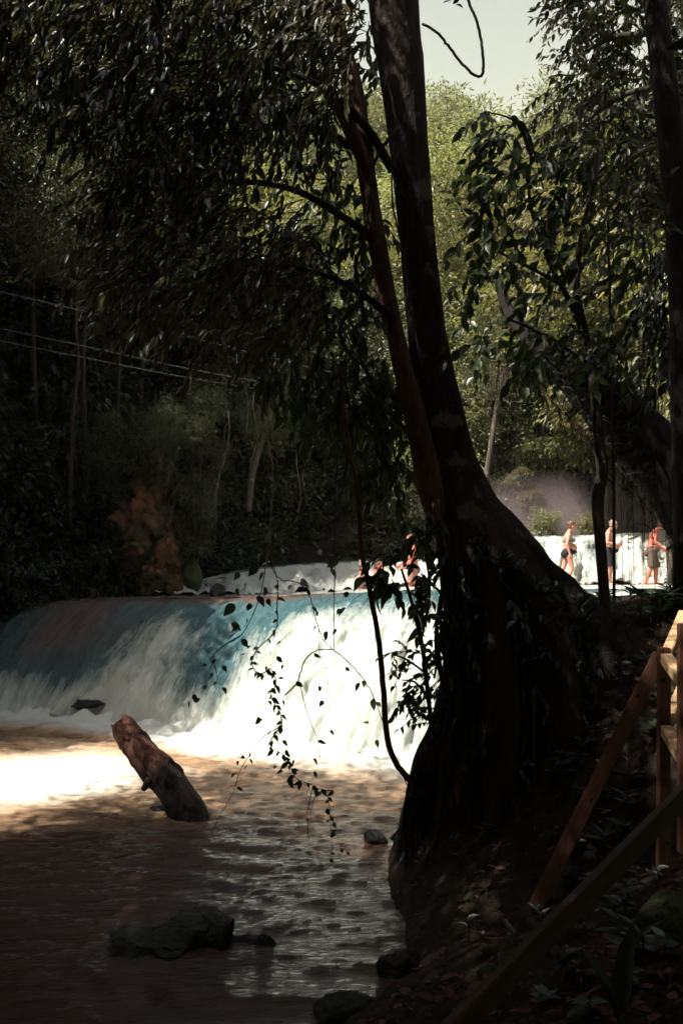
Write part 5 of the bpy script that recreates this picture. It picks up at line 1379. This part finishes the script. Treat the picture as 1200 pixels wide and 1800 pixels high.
    if bottoms:
        mat, ln = bottoms; mb = MB()
        capsule(mb, (0, -.075, H), (0, .075, H), .145, .145); ellip(mb, (-.07, .075, H - .05), (.115, .10, .12)); ellip(mb, (-.07, -.075, H - .05), (.115, .10, .12))
        capsule(mb, (0, 0, H - .02), (0, 0, H + .07), .150, .142, 18, True, 1.1)
        if belly: ellip(mb, (.05 + belly*.4, 0, H+.02), (.125 + belly*.45, .155, .08))
        if ln > 0:
            for (k, a, t), s_ in zip(legs, (-1, 1)):
                hip = np.array([0, .09*s_, H - .02]); k = np.array(k, float); e = hip + (k - hip)*ln
                if ln > 1: e = k + (np.array(a, float) - k)*(ln-1)
                if ln > 1: capsule(mb, hip, k, .125, .108, 16, True); capsule(mb, k + (hip-k)*.1, e, .108, .104, 16, True)
                else: capsule(mb, hip, e, .125, .108, 16, True)
        fused(mb, 'shorts' if ln > 0 else 'swim_bottoms', mat, o, .012, 2)
    if top:
        mat, kind = top; mb = MB()
        if kind == 'bikini':
            for s_ in (-1, 1):
                ellip(mb, (lean*.42 + .105, .075*s_, H+.34), (bust + .008, .078, .072)); capsule(mb, (lean*.42 + .09, .085*s_, H+.39), sh + [-.01, .10*s_, .045], .014, .012, 6)
            capsule(mb, (lean*.42, 0, H+.285), (lean*.42, 0, H+.335), .150, .150, 18, True, 1.25)
        else:
            capsule(mb, (0, 0, H-.02), (lean*.2, 0, H+.20), .160, .148, 18, True, 1.15); capsule(mb, (lean*.2, 0, H+.20), (lean*.42, 0, H+.38), .145, .145, sq=1.25)
            capsule(mb, (lean*.42, -.07, H+.40), (lean*.42, .07, H+.40), .135, .135); capsule(mb, sh + [0, -.15, -.02], sh + [0, .15, -.02], .075, .075); capsule(mb, sh + [-.02, -.09, -.10], sh + [-.02, .09, -.10], .115, .115)
            for (e, w, hd_dir), s_ in zip(arms, (-1, 1)): s0 = sh + [0, .185*s_, -.04]; capsule(mb, s0, s0 + (np.array(e) - s0)*.6, .068, .066, 12, True)
        fused(mb, 'bikini_top' if kind == 'bikini' else 'shirt', mat, o, .011, 1)
    if hat:
        mb = MB(); capsule(mb, hd + [0, 0, .06], hd + [.01, 0, .068], .175, .17, 22, True); ellip(mb, hd + [-.005, 0, .085], (.11, .10, .075)); fused(mb, 'hat', 'cloth_pink', o, .011, 1)
    if glasses:
        mb = MB()
        for s_ in (-1, 1): ellip(mb, hd + [.098, .033*s_, .020], (.010, .026, .020), 10); capsule(mb, hd + [.095, .06*s_, .022], hd + [0, .083*s_, .022], .005, .005, 6)
        mb.build('glasses', M['cloth_black'], o)
    return o
walkA = [((.10, -.10, .50), (-.02, -.10, .085), (.14, -.11, .03)), ((-.10, .10, .50), (-.34, .10, .16), (-.22, .11, .04))]
walkB = [((-.02, -.10, .50), (-.17, -.10, .10), (-.02, -.11, .03)), ((.13, .10, .50), (.10, .10, .085), (.26, .11, .03))]
stand = [((.03, -.10, .50), (-.02, -.11, .085), (.15, -.12, .03)), ((.05, .10, .50), (.02, .11, .085), (.19, .12, .03))]
armsD = [((-.06, -.27, 1.13), (.02, -.29, .88), (.15, 0, -1)), ((.02, .27, 1.13), (.12, .28, .90), (.3, 0, -1))]
armsF = [((.04, -.27, 1.16), (.24, -.26, .98), (.7, 0, -.7)), ((.06, .27, 1.16), (.28, .22, 1.0), (.8, 0, -.5))]
armsB = [((-.02, -.28, 1.14), (.20, -.20, 1.10), (.8, .3, .05)), ((.02, .28, 1.14), (.20, .18, 1.08), (.8, -.3, .05))]
def stand_at(px, py, Y): p = P(px, py, Y); return p
person(stand_at(998, 1030, 24.2), -.12, 'person in grey bikini top and black swim bottoms walking along the ledge', 'skin_pale', legs=walkA, arms=armsD, belly=.10, bust=.085, lean=.03, bow=.5, scale=1.03, hair='hair_brown', hair_kind='bun', bottoms=('cloth_black', 0), top=('cloth_grey', 'bikini'), glasses=True)
person(stand_at(1070, 1030, 24.4), -.35, 'bare-chested person in long black shorts and glasses half behind the thin sapling', 'skin_pale', legs=stand, arms=armsB, belly=.10, lean=.02, bow=.6, scale=1.07, hair='hair_grey', bottoms=('cloth_black', .95), glasses=True)
person(stand_at(1146, 1029, 24.6), -.2, 'bare-chested person in brown knee-length shorts with head bowed on the ledge', 'skin_red', legs=walkB, arms=armsF, belly=.03, lean=.16, bow=1.3, scale=1.08, hair='hair_brown', bottoms=('cloth_brown', 1.08))
person(stand_at(1209, 1030, 24.8), 3.0, 'person in pale blue shorts cut off by the picture edge', 'skin_red', legs=stand, arms=armsD, belly=.02, scale=1.05, bottoms=('cloth_blue', .9))
sit = [((.42, -.12, .40), (.55, -.12, -.02), (.72, -.12, -.04)), ((.42, .12, .40), (.52, .12, -.02), (.70, .12, -.04))]
armsS = [((.10, -.28, .40), (.34, -.2, .34), (1, 0, -.2)), ((.10, .28, .40), (.34, .2, .34), (1, 0, -.2))]
person(P(634, 1070, 20.6), -.3, 'bather in a pink sun hat sitting low in the water of the ledge', 'skin_red', hips=.25, legs=sit, arms=armsS, hat=True, bottoms=('cloth_pink', 0), top=('cloth_pink', 'shirt'))
person(P(660, 1066, 20.9), -.1, 'bather in a rosy shirt sitting behind the leaves beside the hatted bather', 'skin_red', hips=.25, legs=sit, arms=armsS, bottoms=('cloth_rose', 0), top=('cloth_pink', 'shirt'), hair='hair_brown')
person(P(726, 1062, 21.4), 2.9, 'bare-chested person in red shorts half hidden behind the riverside shrub', 'skin_red', legs=stand, arms=armsF, belly=.04, scale=.98, bottoms=('cloth_rose', .9))

# ------------------------------------------------------------------ the air: spray and damp haze over the whole place
import bmesh as _bm
bm = _bm.new(); _bm.ops.create_cube(bm, size=1.0)
hm = bpy.data.meshes.new('haze'); bm.to_mesh(hm); bm.free()
m, nt, out = new_mat('haze')
pv = N(nt, 'ShaderNodeVolumePrincipled'); pv.inputs['Color'].default_value = (.93, .90, .88, 1); pv.inputs['Density'].default_value = .0003; pv.inputs['Anisotropy'].default_value = .25
nt.links.new(pv.outputs[0], out.inputs['Volume'])
hz = link('haze', hm, m); hz.scale = (200, 210, 90); hz.location = (0, 55, 40)
tag(hz, 'thin damp haze and spray filling the river valley', 'haze', None, 'stuff')

# spray hanging over the upper cascade
bm = _bm.new(); _bm.ops.create_icosphere(bm, subdivisions=3, radius=1.0)
mm = bpy.data.meshes.new('mist'); bm.to_mesh(mm); bm.free()
m, nt, out = new_mat('mist')
pv = N(nt, 'ShaderNodeVolumePrincipled'); pv.inputs['Color'].default_value = (.96, .78, .80, 1); pv.inputs['Anisotropy'].default_value = .2
tc = N(nt, 'ShaderNodeTexCoord').outputs['Object']
ln_ = N(nt, 'ShaderNodeVectorMath', operation='LENGTH'); nt.links.new(tc, ln_.inputs[0])
mr = N(nt, 'ShaderNodeMapRange'); mr.inputs[1].default_value = 1.0; mr.inputs[2].default_value = .2; mr.inputs[3].default_value = 0.0; mr.inputs[4].default_value = .22
nt.links.new(ln_.outputs['Value'], mr.inputs[0]); nt.links.new(mr.outputs[0], pv.inputs['Density']); nt.links.new(pv.outputs[0], out.inputs['Volume'])
ms = link('mist', mm, m); ms.location = P(1010, 915, 30.5); ms.scale = (6.5, 1.8, 1.9)
tag(ms, 'pale spray drifting above the upper cascade behind the bathers', 'mist', None, 'stuff')

m2 = m.copy(); m2.name = 'spray'
for nd in m2.node_tree.nodes:
    if nd.type == 'MAP_RANGE': nd.inputs[4].default_value = .05
sp = link('mist', with_mat(mm, m2)); sp.location = (-1.6, 14.6, .2); sp.scale = (5.0, 1.0, .6); sp.rotation_euler = (0, 0, -.28)
tag(sp, 'low white spray at the foot of the fall', 'mist', None, 'stuff')

# ------------------------------------------------------------------ labels that single out the members of small groups by their place in the row
ORD = ['first', 'second', 'third', 'fourth', 'fifth', 'sixth', 'seventh', 'eighth', 'ninth', 'tenth', 'eleventh', 'twelfth', 'thirteenth', 'fourteenth', 'fifteenth', 'sixteenth', 'seventeenth', 'eighteenth', 'nineteenth', 'twentieth']
def ordinal(i):
    return ORD[i] if i < 20 else ('twenty-' if i < 29 else 'thirty-') + ORD[(i - 20) % 10] if i not in (29, 39) else ('thirtieth', 'fortieth')[i == 39]
ROWS = {'aerial roots by the leaning trunk': 'from the left of the thin aerial roots by the slanting trunk',
        'trees at the head of the falls': 'from the left of the sunlit trees at the head of the falls',
        'plants on top of the bank': 'from the left of the plants on the bank top below the bathers',
        'ferns on the root flare': 'from the left of the ferns on the root flare of the big tree',
        'trees behind the leaning trunk': 'from the left of the leafy trees behind the slanting trunk',
        'trees on the lower hillside': 'from the left of the bright trees on the lower hillside',
        'greenery over the outcrop': 'from the left of the green tufts over the ochre outcrop',
        'greenery beside the outcrop': 'from the left of the tufts hanging beside the ochre outcrop',
        'bushes over the end of the fall': 'from the left of the dark bushes over the end of the fall',
        'tufts on the root bank': 'from the left of the dark tufts along the root bank',
        'vines behind the upper cascade': 'from the left of the thin vines behind the upper cascade',
        'vines in the jungle behind the falls': 'from the left of the thin vines in the dark jungle',
        'tall trees on the shaded bank': 'from the left of the tall trees above the shaded bank',
        'trees beside the shaded end of the fall': 'from the left of the added shade trees beyond the shaded end of the fall'}
for g, phrase in ROWS.items():
    mem = [o for o in col.objects if o.parent is None and o.get('group') == g]
    mem.sort(key=lambda o: float(project(np.array(o.location))[0]))
    for i, o in enumerate(mem): o['label'] = ordinal(i) + ' ' + phrase
